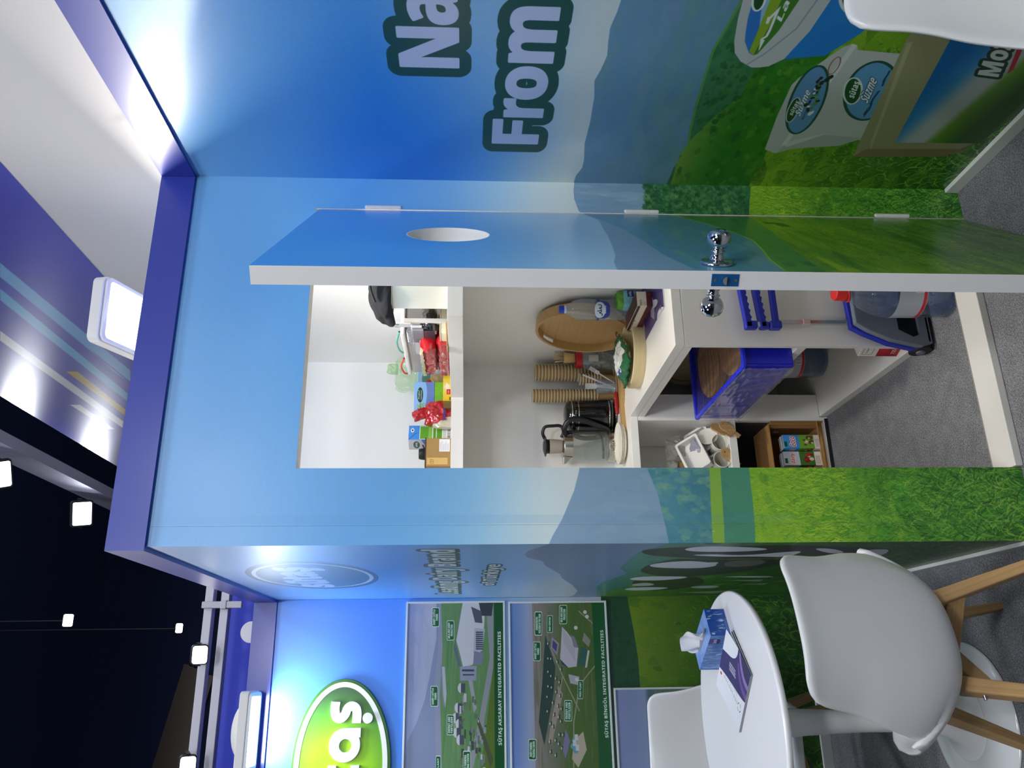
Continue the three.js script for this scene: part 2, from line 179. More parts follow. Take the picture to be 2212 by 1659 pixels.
  // printed pack of mozzarella
  fill(x, k.Q([...[[.617,.49],[.16,.409],[.169,.141],[.238,.083],[.358,.049]], [0.95, 0.13], [1.1, 0.2], [1.1, 0.5]]), '#8f8d6a'); fill(x, k.Q([[.618,.472],[.189,.371],[.223,.387],[.614,.484]]), '#a3a17c'); fill(x, k.Q([[.16,.409],[.197,.388],[.207,.076],[.169,.141]]), '#7d6e50');
  x.save(); path(x, k.Q([...[[.621,.383],[.23,.318],[.234,.069],[.385,.038]], [0.95, 0.2], [1.15, 0.3], [1.1, 0.5]])); x.clip();
  { const a = k.q([[.44,.361]][0]), b = k.q([[.394,.111]][0]), g = x.createLinearGradient(a[0], a[1], b[0], b[1]); [[0, '#0f5fa8'], [0.25, '#2f7fb8'], [0.45, '#a3adb0'], [0.62, '#a9b0b0'], [0.72, '#5f8c2c'], [1, '#2c5a1c']].forEach((s) => g.addColorStop(...s)); x.fillStyle = g; x.fillRect(0, 0, k.w, k.h); } x.restore();
  slant(x, 'Mozzarella', ...k.Q([[.506,.187],[.83,.287],[.514,.249]]), '#ccd0ce', { rim: 30, rimColor: '#1d3a30', fat: 4 }); fill(x, k.Q([[.517,.171],[.534,.165],[.672,.211],[.672,.227]]), '#b02a3a');
});

// left side of the store: a sign, a line of words and the cows
const leftWall = wallCanvas(-1.54, 0, H0, 600, (k) => {
  const x = k.x; sky(k, [[2.36, '#86a8d8'], [2.1, '#64a0e4'], [1.8, '#5498e8'], [1.5, '#78acde'], [1.3, '#a6c0da'], [1.1, '#bccad6']]);
  for (let i = 0; i < 24; i++) soft(k, rr(-1.5, 0), rr(1.4, 2.3), rr(0.1, 0.3), pick(['#8fb6ea', '#4a88d8', '#6fa0dc']), 0.18);
  land(k, [...[[-1.642,1.104],[-1.444,1.076],[-1.281,1.082],[-1.041,1.133],[-.786,1.204],[-.674,1.221],[-.447,1.293],[-.337,1.311],[-.263,1.361],[-.195,1.376],[-.123,1.371],[-.008,1.326],[.031,1.325]]], '#8294b4', '#6f8cb0', null, 0.4);
  land(k, [...[[-1.71,.936],[-1.12,1.028],[-.951,1.035],[-.704,.994],[-.664,.995],[-.534,1.043],[-.374,1.052],[-.13,1.055],[-.022,1.009],[.018,1.009]]], '#4f8f8c', '#356a3a', () => blots(k, 300, -1.54, 0, 0.5, 1.2, 0.006, 0.03, ['#3f7f6c', '#5a9a84', '#2f6a48', '#47886a'], 0.45, 1.6, 1), 0.3);
  land(k, [...[[-1.712,.914],[-1.523,.952],[-1.275,.949],[-1.166,.917],[-1.03,.879],[-.567,.911],[-.3,.888],[-.15,.821],[-.033,.768],[.008,.777]]], '#5c9440', '#245a1c', () => { blots(k, 400, -1.54, 0, 0, 0.95, 0.008, 0.04, ['#3f7f2a', '#5f9a2c', '#2a6420', '#1d4f1a', '#7aa832'], 0.5, 1.6, 0.6); grass(k, 5000, -1.54, 0, 0.9, 0, [...GD], 0.03, 0.8, 0.003); }, 0.4);
  // three cows looking out, black and white
  const blob = (pts, col) => { const n = pts.length, m = (u, v) => [(u[0] + v[0]) / 2, (u[1] + v[1]) / 2]; x.beginPath(); x.moveTo(...m(pts[n - 1], pts[0])); pts.forEach((p, t) => x.quadraticCurveTo(p[0], p[1], ...m(p, pts[(t + 1) % n]))); x.fillStyle = col; x.fill(); };
  const cow = (body, marks) => { blob(k.Q(body), '#23282a'); for (const [c, m] of marks) blob(k.Q(m), c); };
  cow([[-.138,1.06],[-.088,1.019],[-.06,.899],[-.071,.832],[-.05,.749],[-.046,.648],[-.085,.529],[-.108,.399],[-.138,.324],[-.271,.306],[-.329,.364],[-.301,.492],[-.316,.6],[-.309,.716],[-.336,.793],[-.289,.89],[-.234,1.013]], [['#d4d8e0', [[-.118,.944],[-.067,.922],[-.062,.847],[-.102,.711],[-.138,.695],[-.171,.761],[-.165,.896]]], ['#d4d8e0', [[-.23,.903],[-.215,.828],[-.249,.722],[-.178,.624],[-.162,.576],[-.297,.579],[-.271,.672],[-.275,.783]]], ['#c9ced8', [[-.109,.582],[-.121,.513],[-.207,.434],[-.223,.482]]], ['#b9bcc6', [[-.17,.421],[-.136,.372],[-.156,.327],[-.302,.291],[-.247,.388]]], ['#23282a', [[-.026,.911],[.045,.916],[.02,.872],[-.045,.857]]]]);
  cow([[-.456,.972],[-.318,.925],[-.3,.888],[-.348,.761],[-.326,.596],[-.382,.546],[-.518,.556],[-.666,.6],[-.768,.701],[-.785,.846],[-.696,.915],[-.614,.963]], [['#cfd3dc', [[-.456,.972],[-.381,.924],[-.354,.845],[-.449,.73],[-.553,.761],[-.53,.92]]], ['#5f5c5a', [[-.414,.741],[-.341,.706],[-.357,.614],[-.492,.596],[-.533,.69]]], ['#d4d8e0', [[-.42,.827],[-.381,.751],[-.482,.751]]], ['#cfd3dc', [[-.8,.658],[-.785,.478],[-.819,.415],[-.843,.474]]]]);
  cow([[-.897,.935],[-.84,.884],[-.763,.768],[-.827,.684],[-1.053,.621],[-1.263,.678],[-1.291,.788],[-1.134,.877]], [['#d4d8e0', [[-.834,.959],[-.765,.916],[-.777,.765],[-.822,.739],[-.907,.818],[-.898,.923]]], ['#b6bcc2', [[-1.027,.912],[-.966,.857],[-1.071,.798],[-1.116,.88]]], ['#d4d8e0', [[-1.221,.914],[-1.136,.858],[-1.167,.711],[-1.256,.757],[-1.285,.847]]], ['#b6bcc2', [[-1.153,.668],[-1.091,.573],[-1.168,.513],[-1.236,.57]]]]);
  for (const a of [[[-1.387,.628],[-1.323,.467],[-1.253,.391],[-1.445,.471]], [[-.926,.586],[-.907,.435],[-.971,.43]], [[-1.066,.471],[-1.041,.369],[-1.092,.37]]]) fill(x, k.Q(a), '#8a9a8a');
  // oval sign and the words
  oval(x, ...k.Q([[-.692,2.048],[-1.069,2.114],[-.792,1.849]]), '#33607a', '#24486a', 3); oval(x, ...k.Q([[-.692,2.048],[-1.019,2.105],[-.776,1.868]]), '#3f7088', '#b9cfe6', 8); { const p = k.Q([[-1.013,2.17],[-.443,2.06],[-.963,1.991],[-.486,1.924]]); words(x, 'sütaş', Math.min(p[0][0], p[2][0]), p[0][1], p[1][0], p[2][1], '#a9c4ea', { fat: 8 }); }
  const line = (s, a) => { const p = k.Q(a), xs = p.map((q) => q[0]), ys = p.map((q) => q[1]), b = [Math.min(...xs), Math.min(...ys), Math.max(...xs), Math.max(...ys)]; words(x, s, ...b, '#24443f', { rim: 26, rimColor: '#24443f' }); words(x, s, ...b, '#c9d2da', { fat: 3 }); };
  line('Leading Dairy Brand', [[-1.341,1.654],[-.088,1.549],[-1.34,1.661],[-.089,1.544]]); line('of Türkiye', [[-1.026,1.481],[-.406,1.418]]);
});

// the wall with the posters
const backWall = wallCanvas(-2.4, 0, H0, 640, (k) => {
  const x = k.x; sky(k, [[2.36, '#5c9cf2'], [2.1, '#4e94f6'], [1.8, '#4c96f8'], [1.5, '#78aeec'], [1.25, '#aac6dc'], [1.1, '#bac8d4']]);
  for (let i = 0; i < 40; i++) soft(k, rr(-2.4, 0), rr(1.4, 2.3), rr(0.1, 0.35), pick(['#5f9cf4', '#2a6ee0', '#4a8cf0']), 0.2);
  land(k, [[-2.4, 1.1], [-1.2, 1.15], [-0.5, 1.05], ...[[-.015,.946]]], '#123f34', '#1f5230', () => blots(k, 2200, -2.4, 0, 0.6, 1.15, 0.005, 0.02, ['#17492f', '#0f3a28', '#22583a', '#1c5030'], 0.5), 0.4);
  land(k, [[-2.4, 0.82], [-0.9, 0.8], ...[[-.369,.797],[-.256,.798],[-.141,.81],[-.016,.827]]], '#6f8f22', '#1d4a16', () => { blots(k, 500, -2.4, 0, 0, 0.85, 0.008, 0.035, ['#4a7a22', '#5f8a24', '#2f6220', '#3f701f', '#1d4a18'], 0.5, 1, 1.6); grass(k, 9000, -2.4, 0, 0.86, 0, ['#3f7a22', '#2c641e', '#55882a', '#1f5219', '#6f9a2c'], 0.03, 0.6, 0.0026); }, 0.5);
});
// ---------- the hall ----------
const carpet = canvasTex(1024, 1024, (x, w, h) => {
  const d = x.createImageData(w, h); for (let i = 0; i < w * h; i++) { const px = i % w, py = (i / w) | 0, n = noise.noise(px / 5, py / 5, 3) * 26 + noise.noise(px / 2.2, py / 2.2, 9) * 22 + noise.noise(px / 60, py / 60, 1) * 7; let v = 118 + n * 1.5 + rr(-42, 42); if (rnd() < 0.012) v += rr(20, 70); d.data[4 * i] = v; d.data[4 * i + 1] = v * 1.005; d.data[4 * i + 2] = v * 1.03; d.data[4 * i + 3] = 255; } x.putImageData(d, 0, 0);
}, true);
const carpetMat = TM(carpet, 0.95, { bumpMap: carpet, bumpScale: 0.003 });
struct('floor', uvBy(bx(-14, 12, -0.1, 0, -14, 14), (x, y, z) => [x / 0.9, z / 0.9]), carpetMat);
const hallDark = M('#16181f', 0.9);
struct('ceiling', bx(-14, 12, 8.4, 8.6, -14, 14), M('#3c4a78', 0.9));
struct('wall_far', bx(-14, 12, 0, 8.4, -14.2, -14), M('#3c4a78', 0.9)); struct('wall_near', bx(-14, 12, 0, 8.4, 14, 14.2), M('#6a6e76', 0.9));
struct('wall_west', bx(-14.2, -14, 0, 8.4, -14, 14), M('#4a4e58', 0.9)); struct('wall_east', bx(12, 12.2, 0, 8.4, -14, 14), M('#4a4e58', 0.9));

// ---------- the stand: printed walls, blue beams, white trims ----------
const H1 = 2.35, H2 = 2.447, ZB = -1.538, film = { clearcoat: 0.25, clearcoatRoughness: 0.25 };
const white = M('#e6e6e3', 0.55), whiteIn = M('#f3f2ee', 0.5);
const print = (t, r = 0.38) => TM(t, r, film);
{ // front of the store, one panel with the door opening cut out
  const s = flat([[0.0505, 0], [0.203, 0], [0.203, 1.99], [0.995, 1.99], [0.995, 0], [1.1, 0], [1.1, H1], [0.0505, H1]]);
  const g = uvBy(extr(s, 0.05), (x, y) => frontWall.uv(x, y)).translate(0, 0, -0.05); struct('wall_front', g, [print(frontWall.t), white]);
}
struct('wall_right', uvBy(bx(1.1, 1.15, 0, H1, 0, 2.5), (x, y, z) => rightWall.uv(z, y)), [white, print(rightWall.t), white, white, white, white]);
{ const g = uvBy(bx(0, 0.05, 0, H1, ZB, 0), (x, y, z) => leftWall.uv(z, y)), n = g.attributes.normal, p = g.attributes.position; for (let i = 0; i < p.count; i++) if (n.getZ(i) > 0.9) g.attributes.uv.setXY(i, ...frontWall.uv(p.getX(i), p.getY(i))); struct('wall_left', g, [whiteIn, print(leftWall.t, 0.42), white, white, print(frontWall.t), white]); }
struct('wall_back', uvBy(bx(-2.4, -0.001, 0, H1, -1.6, ZB), (x, y) => backWall.uv(x, y)), [white, white, white, white, print(backWall.t), white]);
struct('wall_store_back', bx(0, 1.1, 0, H1, -1.6, ZB), whiteIn); struct('wall_store_right', bx(1.1, 1.15, 0, H1, -1.6, -0.001), whiteIn);
const beamMat = M('#20349a', 0.36, { clearcoat: 0.3, clearcoatRoughness: 0.2 });
struct('trim_1', bx(-0.012, 1.088, H1, H2, -0.06, 0.012), beamMat); struct('trim_2', bx(1.0885, 1.16, H1, H2, -0.06, 2.5), beamMat);
struct('trim_3', bx(-0.012, 0.055, H1, H2, -1.526, -0.0605), beamMat); struct('trim_4', bx(-2.4, 0.055, H1, H2, -1.61, -1.5265), beamMat);
struct('trim_5', bx(1.165, 1.19, 2.3, 2.475, -0.06, 2.5), M('#8d92b8', 0.6));
struct('baseboard_right', bx(1.085, 1.0998, 0, 0.042, 0.001, 2.5, 0.002), white); struct('baseboard_left', bx(-0.012, -0.0002, 0, 0.04, ZB, 0, 0.002), white);
struct('baseboard_back', bx(-2.4, -0.013, 0, 0.045, ZB + 0.0005, ZB + 0.013, 0.002), white);
const sill = structGroup('threshold'); part('board', bx(0.205, 0.94, 0, 0.024, -0.085, 0.012, 0.003), M('#dcdad3', 0.6), sill); part('edge_strip', bx(0.205, 0.94, 0.0, 0.016, -0.1, -0.0855), M('#8f8b80', 0.7), sill);

// the door, swung open on three hinges
const DA = 50.408 * Math.PI / 180, door = structGroup('door_1', [0.992, 0, 0], DA), DT = 0.038;
// in the door's own axes: x runs from the free edge (-0.825) to the hinge (0), z is the printed side
const scuffed = canvasTex(256, 1024, (x, w, h) => { x.fillStyle = '#dcdcdb'; x.fillRect(0, 0, w, h); for (let i = 0; i < 900; i++) { x.globalAlpha = rr(0.05, 0.35); x.fillStyle = pick(['#c9c9c8', '#efefee', '#b5b5b3', '#e6e6e4']); x.fillRect(rr(0, w), rr(0, h), rr(1, 40), rr(1, 5)); } for (let i = 0; i < 60; i++) { x.globalAlpha = 0.8; x.fillStyle = pick(['#fbfbfa', '#a9a9a7']); x.fillRect(rr(0, w), rr(0, h), rr(2, 5), rr(3, 26)); } });
const paintMat = TM(scuffed, 0.55, { bumpMap: scuffed, bumpScale: 0.0025 });
{
  const s = flat([[-0.825, 0.006], [0, 0.006], [0, 1.98], [-0.825, 1.98]]), hole = new THREE.Path(); hole.absarc(-0.414, 1.588, 0.105, 0, Math.PI * 2, true); s.holes.push(hole);
  const g = extr(s, DT, 0, 40).translate(0, 0, -DT), p = g.attributes.position, u = uvBy(g, (x, y, z) => doorPrint.uv(x, y)).attributes.uv;
  const nrm = g.attributes.normal; for (let i = 0; i < p.count; i++) if (Math.abs(nrm.getX(i)) > 0.9 && p.getX(i) < -0.82) u.setXY(i, p.getZ(i) / 0.5, p.getY(i) / 1.98);
  // printed sheet on the face, painted wood elsewhere
  part('leaf', g.clone().translate(0, 0, -0.0012), paintMat, door);
  const sh = extr(s, 0.0012, 0, 40).translate(0, 0, -0.0012); uvBy(sh, (x, y) => doorPrint.uv(x, y)); part('printed_sheet', sh, [print(doorPrint.t, 0.3), white], door);
  const ring = extr((() => { const r = new THREE.Shape(); r.absarc(-0.414, 1.588, 0.1052, 0, Math.PI * 2); const q = new THREE.Path(); q.absarc(-0.414, 1.588, 0.1028, 0, Math.PI * 2, true); r.holes.push(q); return r; })(), DT + 0.001, 0, 40).translate(0, 0, -DT - 0.001); part('round_hole_lining', ring, M('#f1f0ee', 0.6), door);
  const chrome = M('#d4d4d6', 0.07, { metalness: 1 });
  const knob = () => lathe([[0, 0.0], [0.033, 0.0], [0.034, 0.004], [0.033, 0.009], [0.017, 0.01], [0.015, 0.014], [0.0125, 0.02], [0.0125, 0.027], [0.0155, 0.028], [0.0155, 0.031], [0.012, 0.032], [0.013, 0.034], [0.019, 0.038], [0.0235, 0.045], [0.0255, 0.054], [0.0245, 0.064], [0.02, 0.072], [0.012, 0.0765], [0, 0.078]], 48);
  const k1 = part('knob', knob().rotateX(Math.PI / 2).translate(-0.757, 1.002, 0), chrome, door, 'chrome ball knob on the printed side'); const k2 = part('knob', knob().rotateX(-Math.PI / 2).translate(-0.757, 1.002, -DT), chrome, door, 'chrome ball knob on the inner side');
  const plate = part('latch_plate', bx(-0.8262, -0.825, 0.972, 1.03, -0.032, -0.006), M('#0d5a96', 0.3, { metalness: 0.3 }), door, 'blue film covered latch plate');
  part('latch_bolt', new THREE.CylinderGeometry(0.0085, 0.0085, 0.012, 24, 1, false, 0, Math.PI).rotateZ(Math.PI / 2).translate(-0.829, 1.0, -0.019), M('#c9c9c6', 0.25, { metalness: 1 }), plate);
  for (const y of [0.979, 1.023]) part('screw', new THREE.CylinderGeometry(0.0032, 0.0032, 0.001, 16).rotateZ(Math.PI / 2).translate(-0.8268, y, -0.019), M('#9a9a98', 0.3, { metalness: 1 }), plate);
  for (const [y0, y1] of [[0.17, 0.284], [0.956, 1.065], [1.736, 1.846]]) {
    const h = part('hinge', lathe([[0, y0], [0.0055, y0 + 0.001], [0.007, y0 + 0.006], [0.007, y0 + 0.028], [0.0062, y0 + 0.029], [0.0062, y0 + 0.03], [0.007, y0 + 0.031], [0.007, y1 - 0.031], [0.0062, y1 - 0.03], [0.0062, y1 - 0.029], [0.007, y1 - 0.028], [0.007, y1 - 0.006], [0.0055, y1 - 0.001], [0, y1]], 20).translate(0.008, 0, 0.006), M('#e8e6e2', 0.5), door, 'white painted barrel hinge');
  }
}

// ---------- lamps ----------
const lampWhite = M('#d9d9d6', 0.5), lampDark = M('#2a2b2e', 0.5);
const glow = (hex, e) => new THREE.MeshStandardMaterial({ color: 0x111111, emissive: C(hex), emissiveIntensity: e, roughness: 0.4 });
// a floodlight: flat housing with a glowing glass face towards -z of its own axes, a rounded back and a bracket
function floodlight(label, p, to, w, h, level, body = lampWhite, e = 3, spot = false, color = '#f6f9ff', rod = null) {
  const t = thing('floodlight', label, 'floodlight', p); t.lookAt(...to); // groups turn +z to the target
  const f = extr(rrect(w, h, 0.02), 0.03, 0.004).translate(0, 0, -0.035); part('housing', f, body, t);
  part('glass', extr(rrect(w * 0.86, h * 0.84, 0.014), 0.004), glow(color, e), t); part('rim', extr((() => { const s = rrect(w * 0.97, h * 0.96, 0.02); s.holes.push(rrect(w * 0.87, h * 0.85, 0.014)); return s; })(), 0.008), body, t);
  part('back_shell', new THREE.SphereGeometry(1, 24, 10, 0, Math.PI * 2, 0, Math.PI / 2).rotateX(-Math.PI / 2).scale(w * 0.34, h * 0.38, 0.045).translate(0, 0, -0.036), body, t);
if (rod === null || body === lampDark) part('bracket', mergeGeometries([bx(-w * 0.55, -w * 0.53, -0.01, 0.01, -0.12, 0), bx(w * 0.53, w * 0.55, -0.01, 0.01, -0.12, 0), bx(-w * 0.55, w * 0.55, -0.01, 0.01, -0.125, -0.12)].map(plain)), body, t);
  if (rod && rod !== 'none') { t.updateMatrixWorld(true); const A = t.worldToLocal(V(p[0], p[1], p[2])).add(V(0, 0, -0.12)), B = t.worldToLocal(V(...rod)); part('hanger', new THREE.TubeGeometry(new THREE.LineCurve3(A, B), 1, 0.006, 8), body, t); }
  if (level > 0) { let L; if (spot) { L = new THREE.SpotLight(C(color), level, 0, spot === true ? 1.1 : spot, 0.5, 2); L.position.set(0, 0, 0.03); L.target.position.set(0, 0, 1); t.add(L.target); L.shadow.radius = 4; } else { L = new THREE.RectAreaLight(C(color), level, w * 0.86, h * 0.84); L.position.set(0, 0, 0.012); L.rotation.y = Math.PI; } L.castShadow = true; t.add(L); }
  return t;
}
floodlight('white floodlight shining down into the store beside the white neighbouring wall', [0.715, 2.57, -0.2], [0.69, 1.5, 0.06], 0.2, 0.25, LV.store, lampWhite, 4, false, '#fff6e8', [0.69, 2.44, -0.04]);
floodlight('long white floodlight on the blue beam above the green oval sign', [-0.515, 2.39, -1.44], [-0.515, 1.4, -1.3], 0.3, 0.12, LV.poster, lampWhite, 4, false, '#eaf3ff', 'none');
// over the aisle, behind and above the viewer, two floods on the opposite beam
floodlight('floodlight on the beam across the aisle, left of the viewer', [-0.1, 3.33, 3.5], [0.4, 1.0, -0.4], 0.5, 0.35, LV.keyL); floodlight('floodlight on the beam across the aisle, right of the viewer', [1.0, 3.33, 3.5], [0.5, 1.0, 0], 0.4, 0.3, LV.keyR);
struct('trim_6', bx(-3, 1.6, 3.36, 3.48, 3.62, 3.72), M('#c9cbd2', 0.5));
// a raking flood on the rails, left of the picture, that lights the top of the right wall over the store
floodlight('floodlight on the rails behind the poster wall, out to the left', [-2.2, 3.5, -2.35], [1.1, 2.3, 1.0], 0.24, 0.2, LV.rake, lampDark, 4, 0.3, '#fffaf2', [-2.2, 8.41, -2.4]);
// hall lamps in rows under the dark ceiling, out of the picture
for (const x of [-5, -1, 3]) for (const z of [-2.2, 2.2, 6.5]) { if (z < 0 && x < 1) continue; const far = x < -4 && z > 6; const t = thing('hall_lamp', 'large square hall lamp hung under the dark ceiling', 'lamp', far ? [-8.5, 7.2, -9.5] : [x, 7.6, z], 0, 'hall lamps in rows'); part('housing', bx(-0.65, 0.65, 0, 0.12, -0.65, 0.65, 0.02), lampDark, t); part('diffuser', bx(-0.6, 0.6, -0.01, 0, -0.6, 0.6), glow('#f8faff', 4), t); part('hanger', bx(-0.01, 0.01, 0.12, 0.8, -0.01, 0.01), lampDark, t); const L = new THREE.RectAreaLight(C('#f8faff'), LV.hall, 1.2, 1.2); L.position.set(0, -0.02, 0); L.rotation.x = -Math.PI / 2; t.add(L); }

// ---------- the neighbouring stand above and behind ----------
const header = wallCanvas(-6.4, 1.4, 1.2, 220, (k) => {
  const x = k.x; x.fillStyle = '#4a4fb4'; x.fillRect(0, 0, k.w, k.h); const y0 = 2.985, q = (a) => a.map(([z, y]) => k.q([z, y - y0]));
  fill(x, q([[-.754,3.332],[-.871,3.393],[-2.111,3.363],[-1.927,3.378]]), '#6fa8dc'); fill(x, q([...[[-.754,3.332],[-.871,3.393]], ...[[-2.096,3.35],[-1.925,3.286]]]), '#74aede'); fill(x, q([[-.975,3.447],[-1.09,3.506],[-2.427,3.494],[-2.296,3.441]]), '#6ab4e0'); fill(x, q([[-1.415,3.676],[-1.531,3.737],[-2.967,3.729],[-2.826,3.669]]), '#e4e6e8'); fill(x, q([[-1.944,3.619],[-1.943,3.562],[-2.583,3.564],[-2.702,3.615]]), '#c8ab52'); fill(x, q([[-2.498,3.847],[-2.498,3.789],[-2.998,3.79],[-2.998,3.825]]), '#e4e6e8');
});
struct('wall_neighbour', bx(1.2, 1.3, 0, 2.985, -6.4, 1.6), M('#d2d2d2', 0.6));
struct('trim_7', uvBy(bx(1.199, 1.32, 2.985, 4.16, -6.4, 1.4), (x, y, z) => header.uv(z, y - 2.985)), [white, TM(header.t, 0.34, { clearcoat: 0.5, clearcoatRoughness: 0.25 }), white, white, white, white]);
struct('trim_8', bx(1.17, 1.25, 4.6, 4.83, -9, -2.2), M('#a9a8c4', 0.7));
floodlight('floodlight hung on the pale beam, the higher one cut by the picture edge', [1.0, 4.67, -3.4], [0.0, 2.2, -1.4], 0.2, 0.15, LV.spot, lampDark, 5, true);
floodlight('floodlight hung on the pale beam, lower of the two near the store corner', [1.0, 4.74, -4.8], [0.0, 2.2, -1.6], 0.22, 0.17, LV.spot, lampDark, 5, true);
// pale rails behind the poster wall, with their lamps and a clamp
for (const [y, z, l] of [[2.925, -2.5, 'upper pale square rail running behind the poster wall'], [2.84, -2.5, 'lower pale square rail running behind the poster wall']]) single('rail', bx(-3, 0.6, y - 0.025, y + 0.02, z - 0.03, z + 0.03, 0.004), M('#b9b9c4', 0.45, { metalness: 0.4 }), l, 'rail');
single('clamp', [bx(0.04, 0.075, 2.74, 2.95, -2.466, -2.44, 0.004), bx(0.035, 0.08, 2.82, 2.85, -2.47, -2.435, 0.004)], M('#c2c2cc', 0.5), 'short upright clamp bar across both pale rails', 'clamp');
struct('trim_9', bx(-3, 1.0, 2.3, 2.97, -3.1, -3.0), M('#2038c8', 0.4));
single('ceiling_disc', cyl(0.045, 0.045, 0.03, 32).rotateX(Math.PI / 2).translate(-0.128, 2.47, -1.64), M('#d8d8da', 0.5), 'small round white disc showing over the back beam', 'disc');
floodlight('small floodlight on the pale rails nearer the clamp bar', [-0.2, 2.888, -2.3], [-0.35, 2.2, -0.6], 0.1, 0.085, 0, lampDark, 5, false, '#fffaf2', [-0.2, 2.925, -2.475]); floodlight('small floodlight on the pale rails above the green oval sign', [-0.714, 2.888, -2.3], [-0.8, 2.2, -0.6], 0.1, 0.085, 0, lampDark, 5, false, '#fffaf2', [-0.714, 2.925, -2.475]);
floodlight('small bright hall lamp far away in the dark, the higher of two', [0.237, 5.354, -6.2], [-0.1, 1, 2], 0.13, 0.1, 0, lampDark, 6, false, '#fffaf2', [0.237, 8.41, -6.25]); floodlight('small bright hall lamp far away in the dark, the lower of two', [0.198, 4.564, -7.0], [-0.1, 1, 2], 0.11, 0.08, 0, lampDark, 6, false, '#fffaf2', [0.198, 8.41, -7.05]);
{ const t = thing('roof_truss', 'dim brown ribbed roof beam crossing the dark hall ceiling', 'roof beam', [-3.4, 5.4, -9]); for (let i = 0; i < 6; i++) part('purlin', bx(-3, 3.2, -0.05 + i * 0.16, 0.03 + i * 0.16, -0.05 - i * 0.3, 0.05 - i * 0.3).rotateZ(-0.2), M('#4a4038', 0.4, { metalness: 0.5 }), t); }
// ---------- sign and posters on the back wall ----------
{ // raised oval sign with raised letters
  const t = thing('oval_sign', 'large green oval sign with white rim and white letters, above the posters', 'sign', [-0.66, 2.043, ZB]);
  const el = (a, b, hole) => { const s = new THREE.Shape(); s.absellipse(0, 0, a, b, 0, Math.PI * 2); if (hole) { const q = new THREE.Path(); q.absellipse(0, 0, hole[0], hole[1], 0, Math.PI * 2, true); s.holes.push(q); } return s; };
  const face = canvasTex(1024, 640, (x, w, h) => { const g = x.createRadialGradient(w * 0.48, h * 0.5, 20, w * 0.5, h * 0.5, w * 0.52); g.addColorStop(0, '#a8e020'); g.addColorStop(0.35, '#8fcf22'); g.addColorStop(0.62, '#4f9430'); g.addColorStop(0.85, '#2f5a34'); g.addColorStop(1, '#27472e'); x.fillStyle = g; x.fillRect(0, 0, w, h); }); // the print's own green blend
  const A = 0.335, B = 0.2;
  part('edge', extr(el(A, B), 0.014, 0.002, 64), M('#3f7a34', 0.4), t); part('white_ring', extr(el(A - 0.012, B - 0.012, [A - 0.032, B - 0.032]), 0.004, 0, 64).translate(0, 0, 0.0145), M('#eef2ee', 0.4), t);
  part('face', uvBy(extr(el(A - 0.032, B - 0.032), 0.0025, 0, 64).translate(0, 0, 0.0145), (x, y) => [x / (2 * A) + 0.5, y / (2 * B) + 0.5]), TM(face, 0.35, film), t);
  const LM = M('#e6e4f2', 0.35), put = (n, s, X, Y) => part(n, extr(s, 0.007, 0.0012, 24).translate(X, Y, 0.0175), LM, t);
  // letters of the mark, drawn as strokes of one width: s with a dot below, a, t, u with two dots, s
  const stroke = (pts, w) => { const cv = new THREE.CatmullRomCurve3(pts.map((p) => V(p[0], p[1], 0)), false, 'centripetal'), L = [], Rr = []; for (let i = 0; i <= 40; i++) { const p = cv.getPoint(i / 40), q = cv.getTangent(i / 40); L.push([p.x - q.y * w / 2, p.y + q.x * w / 2]); Rr.push([p.x + q.y * w / 2, p.y - q.x * w / 2]); } return flat([...L, ...Rr.reverse()]); };
  const dot = (r) => { const s = new THREE.Shape(); s.absarc(0, 0, r, 0, Math.PI * 2); return s; }, ess = () => stroke([[0.084, 0.107], [0.05, 0.109], [0.024, 0.1], [0.02, 0.083], [0.034, 0.067], [0.056, 0.058], [0.066, 0.042], [0.058, 0.024], [0.036, 0.018], [0.0, 0.019]], 0.037), by = -0.076;
  put('letter', ess(), 0.163, by); put('letter', dot(0.021), 0.182, -0.102);
  { const s = rrect(0.128, 0.126, 0.062, 0, 0), q = new THREE.Path(); q.absarc(0.062, 0.06, 0.025, 0, Math.PI * 2, true); s.holes.push(q); put('letter', s, 0.017, by); put('letter', flat([[0.092, -0.0005], [0.1285, -0.0005], [0.1285, 0.07], [0.092, 0.05]]), 0.017, by).position.z = 0.0004; }
  put('letter', flat([[0, 0.16], [0.036, 0.16], [0.036, 0.126], [0.066, 0.126], [0.066, 0.092], [0.036, 0.092], [0.036, 0.05], [0.046, 0.036], [0.066, 0.034], [0.066, 0], [0.03, 0], [0.008, 0.012], [0, 0.04]]), -0.06, by);
  put('letter', stroke([[0.018, 0.126], [0.018, 0.06], [0.03, 0.026], [0.055, 0.018], [0.08, 0.026], [0.092, 0.06], [0.092, 0.126]], 0.036), -0.185, by); for (const X of [-0.155, -0.105]) put('letter', dot(0.017), X, 0.082); put('letter', ess(), -0.285, by);
}
function poster(label, x0, x1, y0, y1, draw, sub) {
  const w = x1 - x0, h = y1 - y0, t = thing('poster_board', label, 'poster', [(x0 + x1) / 2, y0, ZB]);
  part('frame', extr((() => { const s = rrect(w, h, 0.002, -w / 2, 0); s.holes.push(rrect(w - 0.016, h - 0.016, 0.001, -w / 2 + 0.008, 0.008)); return s; })(), 0.011, 0.001), M('#cfd6da', 0.4), t);
  const ppm = 1100, tx = canvasTex(Math.round(w * ppm), Math.round(h * ppm), (x, W, H) => draw(x, W, H, (p) => [(p[0] - x0) * ppm, (y1 - p[1]) * ppm]));
  part('print', [uvBy(new THREE.PlaneGeometry(w - 0.014, h - 0.014).translate(0, h / 2, 0.006), (x, y) => [x / w + 0.5, y / h])], TM(tx, 0.3, film), t);
}
const S = (x, q, ps, c) => fill(x, ps.map(q), c);
